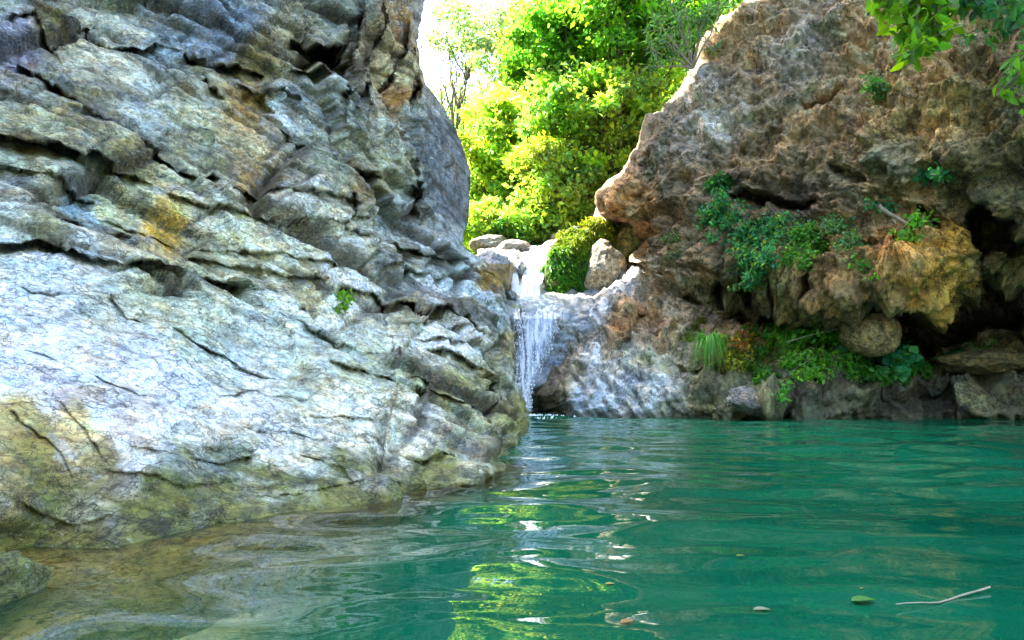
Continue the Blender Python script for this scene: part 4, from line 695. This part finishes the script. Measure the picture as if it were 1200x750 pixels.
plant('creeper', [(850, 232, 12), (862, 250, 18), (875, 265, 20), (888, 285, 16), (880, 300, 14), (895, 305, 12), (845, 265, 12), (888, 322, 7), (905, 275, 12), (835, 250, 10), (915, 260, 10), (868, 285, 16)], 1900, .055, (.05, .24, .09), 'dense blue-green creeper hanging on the brown cliff below the dark recess', 'creeper', seed=1, down=1, alt=((.20, .30, .03), .16), hang=.2)
plant('creeper', [(935, 275, 8), (945, 290, 10), (938, 305, 7), (950, 270, 8), (925, 300, 6), (958, 290, 8)], 800, .05, (.12, .32, .05), 'bright green creeper hanging right of the dense blue-green creeper', 'creeper', seed=2, down=1, hang=.15)
plant('creeper', [(985, 268, 8), (995, 280, 8), (1005, 290, 8)], 300, .05, (.09, .22, .08), 'thin grey-green creeper on the brown cliff above the bulging lip', 'creeper', seed=3, hang=.1)
plant('small_plant', [(835, 222, 9), (850, 215, 7)], 130, .07, (.04, .17, .03), 'small green plant above the dense blue-green creeper', 'plant', seed=4)
plant('small_plant', [(1100, 205, 6), (1106, 203, 5)], 60, .08, TEAL, 'small blue-green plant alone high on the brown cliff, left of the hole', 'plant', seed=5)
plant('small_plant', [(1072, 270, 5), (1066, 278, 6), (1076, 262, 4)], 90, .06, GRN, 'small green plant in the cleft above the bulging lip', 'plant', seed=6, hang=.1)
plant('small_plant', [(1032, 248, 5), (1026, 243, 5)], 50, .06, TEAL, 'tiny blue-green plant beside the dry branch on the brown cliff', 'plant', seed=7)
plant('small_plant', [(1040, 105, 7), (1032, 112, 5)], 80, .07, (.07, .2, .05), 'small green plant on the brown cliff below the overhanging leafy branch', 'plant', seed=8)
plant('small_plant', [(1022, 325, 4), (1018, 318, 3)], 30, .06, GRN, 'tiny green plant on the face of the bulging lip', 'plant', seed=9)
plant('small_plant', [(790, 285, 6), (793, 300, 6)], 80, .05, (.06, .12, .03), 'sparse dull green plant beside the brown overhang', 'plant', seed=10)
plant('small_plant', [(398, 352, 4), (396, 362, 4), (399, 345, 3)], 70, .045, BR, 'small bright green plant growing from a crack in the grey cliff', 'plant', surf=surfA, seed=11, lift=.05)
# the green patch on the ledge
plant('leafy_shrub', [(970, 398, 10), (985, 405, 10), (950, 408, 12), (930, 402, 10), (990, 392, 8), (965, 390, 7)], 750, .075, GRN, 'bright green leafy shrub left of the round brown boulder', 'shrub', seed=20, lift=.2, alt=((.2, .4, .04), .3))
plant('ground_plant', [(930, 430, 12), (960, 432, 12), (990, 428, 12), (1000, 440, 10), (945, 442, 10)], 700, .06, (.12, .36, .04), 'low green plant carpet below the leafy shrub', 'plant', seed=21, lift=.13, alt=((.2, .4, .04), .3))
plant('broad_leaf_plant', [(1035, 425, 10), (1050, 418, 10), (1065, 428, 8), (1045, 434, 8)], 200, .13, (.05, .27, .10), 'broad-leaved blue-green plant at the lower right of the round boulder', 'plant', seed=22, aspect=.8, mat=M_leafd)
plant('broad_leaf_plant', [(985, 420, 5), (998, 414, 5), (1008, 418, 4)], 80, .12, (.10, .36, .18), 'broad-leaved pale blue-green plant under the round boulder', 'plant', seed=23, aspect=.8, mat=M_leafd)
plant('ground_plant', [(1010, 440, 9), (1030, 444, 9), (1060, 442, 10), (1080, 438, 8)], 420, .065, (.06, .22, .03), 'dark green low plant along the ledge right of the carpet', 'plant', seed=24, lift=.09)
plant('red_leaf_shrub', [(852, 408, 7), (862, 412, 7), (866, 402, 5)], 260, .06, (.26, .09, .03), 'red and yellow leaved shrub between the two grass tufts', 'shrub', seed=25, alt=((.28, .24, .02), .4))
plant('yellow_leaf_shrub', [(858, 428, 6), (868, 432, 6)], 150, .055, (.22, .24, .02), 'yellow-green shrub below the red-leaved shrub', 'shrub', seed=26)
plant('ground_plant', [(885, 415, 9), (880, 435, 9), (895, 445, 8), (890, 400, 8)], 320, .06, (.05, .17, .02), 'green plant right of the red-leaved shrub', 'plant', seed=27)
plant('small_plant', [(1150, 430, 6), (1158, 420, 6)], 90, .07, (.05, .18, .02), 'small green plant on the low mossy boulder', 'plant', seed=28)
plant('small_plant', [(1118, 424, 5), (1112, 428, 5)], 60, .07, (.05, .18, .02), 'small green plant left of the low mossy boulder', 'plant', seed=29)
plant('small_plant', [(920, 468, 4), (918, 458, 4)], 40, .06, GRN, 'tiny green plant near the waterline beside the grey pitted boulder', 'plant', seed=30)
plant('moss_patch', [(815, 385, 9), (808, 395, 9), (822, 378, 6)], 320, .035, (.16, .17, .03), 'olive moss patch left of the red-leaved shrub', 'moss', seed=31, lift=.04, stems=False)
def tuft(px, py, n, length, base, label, seed, spread=.14):
    rs = np.random.default_rng(seed); b, nb = surfR(px, py); b = b+np.array([0, -.30, .14]); root = empty('grass_tuft', tuple(b)); tag(root, label, 'grass', 'grass tufts on the ledge'); V, F, C = [], [], []
    for i in range(n):
        a = rs.uniform(0, 2*math.pi); o = b+np.array([math.cos(a), math.sin(a)*.4, .35*math.sin(3*a)])*rs.random()*spread*1.5; dx = np.array([math.cos(a)*.8+rs.normal(0, .4), -.55+math.sin(a)*.3, 0]); L_ = length*rs.uniform(.25, 1.15); t = np.linspace(0, 1, 7)
        p = o+dx*(t[:, None]*L_*.55)+np.array([0, 0, 1])*(((.35+.5*rs.random())*t-(.9+.5*rs.random())*t*t)*L_)[:, None]; w = .009*(1-t*.93); sd_ = np.cross(dx, [0, 0, 1]); sd_ = sd_/(np.linalg.norm(sd_)+1e-9)+np.array([.3, 0, 0])
        k = len(V)*14; V.append(np.stack([p-sd_*w[:, None], p+sd_*w[:, None]], 1).reshape(-1, 3)); F += [(k+2*j, k+2*j+1, k+2*j+3, k+2*j+2) for j in range(6)]; C.append(np.repeat(hue(base, 1, .3, rs, .3), 14, 0))
    mesh('blades', np.concatenate(V), np.array(F), M_grass, root, col=np.concatenate(C))
tuft(828, 410, 420, .70, (.13, .36, .04), 'bright green drooping grass tuft left of the red-leaved shrub', 1001)
tuft(915, 400, 480, .85, (.15, .36, .05), 'larger bright green drooping grass tuft right of the red-leaved shrub', 1002)
tuft(955, 402, 160, .5, (.12, .30, .04), 'smaller grass tuft hanging in front of the green leafy shrub', 1003)
o = tubes('dead_reed', [(curve(P(922, 401, 10.4), P(988, 384, 10.3), 8, .04), np.linspace(.006, .003, 8))], M_twig); tag(o, 'yellowish dead reed stalk lying across the green shrub', 'reed')
o = tubes('dry_branch', [(curve(P(1030, 240, 9.4), P(1062, 262, 9.3), 8, .12), np.linspace(.03, .02, 8)), (curve(P(1044, 250, 9.4), P(1050, 262, 9.35), 5, .1), .012)], M_twig); tag(o, 'dry fallen branch lodged on the brown cliff above the bulging lip', 'branch')
# bare shrub at the cliff's top edge
bs = empty('bare_shrub', tuple(P(812, 82, 12.2))); tag(bs, 'spiky bare-stemmed shrub on the top left edge of the brown cliff', 'shrub')
L1 = []; tips = []; rs = np.random.default_rng(44); b = P(812, 80, 12.4)
for x, y in ((766, 20), (803, -15), (782, -5), (830, 10), (845, 5), (770, 62), (760, 78), (820, 20), (795, 30), (775, 45)):
    e = P(x, y, 12.3+rs.normal(0, .25)); c = curve(b, e, 9, .12, rs); L1.append((c, np.linspace(.022, .007, 9))); tips += [c[-1], c[-2], c[-4]]
    for _ in range(3): s = c[rs.integers(3, 8)]; e2 = s+rs.normal(0, .22, 3)+np.array([0, 0, .15]); L1.append((curve(s, e2, 5, .1, rs), np.linspace(.008, .004, 5))); tips.append(e2)
tubes('stem', L1, M_twig, bs, 5); tips = np.array(tips); C = np.repeat(tips, 16, 0); leafmesh('foliage', C+rs.normal(0, .03, C.shape), rs.uniform(.10, .2, len(C)), hue((.07, .17, .06), len(C), .3, rs), M_leaf, bs, aspect=.18, rs=rs)
# dry grass fringe on the cliff's shoulder
def fringe(pts, label, seed, base=(.30, .20, .08)):
    rs = np.random.default_rng(seed); V, F, C = [], [], []
    b0 = surfR(*pts[0])[0]; root = empty('dry_grass', tuple(b0)); tag(root, label, 'grass')
    for x, y in pts:
        for _ in range(60):
            b, nb = surfR(x+rs.normal(0, 6), y+rs.normal(0, 6)); d = nb+rs.normal(0, .5, 3)+np.array([0, 0, .2]); d /= np.linalg.norm(d); L_ = rs.uniform(.06, .2); s = np.cross(d, rs.normal(size=3)); s /= np.linalg.norm(s); t = np.linspace(0, 1, 4)
            p = b+d*t[:, None]*L_-np.array([0, 0, 1])*(t*t*L_*.5)[:, None]; w = .004*(1-t*.9); k = len(V)*8; V.append(np.stack([p-s*w[:, None], p+s*w[:, None]], 1).reshape(-1, 3)); F += [(k+2*j, k+2*j+1, k+2*j+3, k+2*j+2) for j in range(3)]; C.append(np.repeat(hue(base, 1, .3, rs, .2), 8, 0))
    mesh('blades', np.concatenate(V), np.array(F), M_grass, root, col=np.concatenate(C))
fringe([(845, 40), (835, 48), (858, 28), (870, 18), (826, 60), (850, 55)], 'sunlit dry grass on the top shoulder of the brown cliff', 1101)
fringe([(790, 130), (775, 145), (765, 158), (780, 150), (798, 118)], 'dry grass on the left shoulder of the brown cliff', 1102, (.22, .17, .08))
# leafy branches reaching in from above on the right
def bough(name, anchor, ends, nleaf, size, base, label, seed, d):
    rs = np.random.default_rng(seed); a = P(*anchor, d+.4); root = empty(name, tuple(a)); tag(root, label, 'branch', 'leafy branches hanging over the brown cliff'); L_, C = [], []
    for x, y in ends:
        e = P(x, y, d+rs.normal(0, .25)); c = curve(a, e, 9, .15, rs, .05); L_.append((c, np.linspace(.02, .005, 9)))
        for _ in range(7):
            s = c[rs.integers(4, 9)]; e2 = s+rs.normal(0, .16, 3)+np.array([0, 0, -.05]); L_.append((curve(s, e2, 5, .1, rs), np.linspace(.006, .003, 5))); t = rs.random(nleaf//(len(ends)*7))[:, None]; C.append(s+(e2-s)*t+rs.normal(0, .05, (len(t), 3)))
    C = np.concatenate(C); leafmesh('foliage', C, size*rs.uniform(.6, 1.3, len(C)), hue(base, len(C), .25, rs, .25), M_leaf, root, aspect=.48, down=.7, rs=rs, seg=2); tubes('stem', L_, M_bark, root, 5)
bough('leafy_branch', (1090, -60), [(1030, -4), (1055, 8), (1060, 35), (1075, 50), (1085, 65), (1068, 68), (1095, 30), (1090, 48)], 620, .17, (.12, .27, .012), 'bright yellow-green leafy branch hanging lowest over the brown cliff top', 81, 8.0)
bough('leafy_branch', (1150, -70), [(1110, 5), (1130, 12), (1150, 8), (1165, 18), (1185, 22), (1120, -8), (1175, 5), (1198, 12)], 760, .15, (.05, .18, .05), 'darker green leafy branch along the top right corner', 82, 8.2)
bough('leafy_branch', (1270, 40), [(1195, 70), (1185, 88), (1175, 102), (1168, 112), (1205, 90), (1190, 105)], 200, .15, (.09, .24, .02), 'bright green leafy branch entering at the right edge', 83, 7.4)

# things on the water
def floating(px, py, size, col, rot, label):
    size *= .45; c = P(px, py, float(dz(px, py, .006))); n = 9; t = np.linspace(0, 1, n); w = np.sin(np.pi*t**.8)*.27; x = np.concatenate([t-.5, t-.5]); y = np.concatenate([w, -w]); ca, sa = math.cos(rot), math.sin(rot)
    zc = .05*np.cos(x*3)+.10*np.abs(y)
    V = np.stack([x*ca-y*sa, x*sa+y*ca, zc], -1)*size; F = [(i, i+1, n+i+1, n+i) for i in range(n-1)]
    V = np.concatenate([V, V-np.array([0, 0, .001])]); F += [(2*n+a, 2*n+d, 2*n+c_, 2*n+b) for a, b, c_, d in F]
    o = mesh('fallen_leaf', V, np.array(F), M_leafd, col=np.repeat(np.array([col]), len(V), 0)); o.location = tuple(c); tag(o, label, 'leaf', 'leaves floating on the pool')
floating(868, 651, .07, (.30, .30, .03), .2, 'yellow-green leaf floating left of centre in the emerald water')
floating(893, 714, .10, (.34, .34, .22), 0, 'pale leaf floating near the bottom edge of the pool')
floating(1012, 703, .16, (.10, .26, .05), .15, 'large green leaf floating in the emerald water beside the twig')
floating(735, 728, .09, (.45, .22, .08), .5, 'brown leaf floating in the green reflection at the bottom')
floating(715, 684, .07, (.42, .36, .10), .2, 'yellow-brown leaf floating above the green reflection')
floating(1010, 689, .03, (.4, .36, .10), .2, 'tiny yellow leaf floating behind the large green leaf')
p0, p1, p2 = (P(x, y, float(dz(x, y, .008))) for x, y in ((1050, 708), (1100, 706), (1160, 688)))
o = tubes('floating_twig', [(np.concatenate([curve(p0, p1, 6, .05), curve(p1, p2, 6, .05)[1:]]), np.linspace(.0015, .003, 11))], M_twig); tag(o, 'thin pale twig floating right of the large green leaf', 'twig')
print('VERTS', sum(len(o.data.vertices) for o in scene.objects if o.type == 'MESH'))
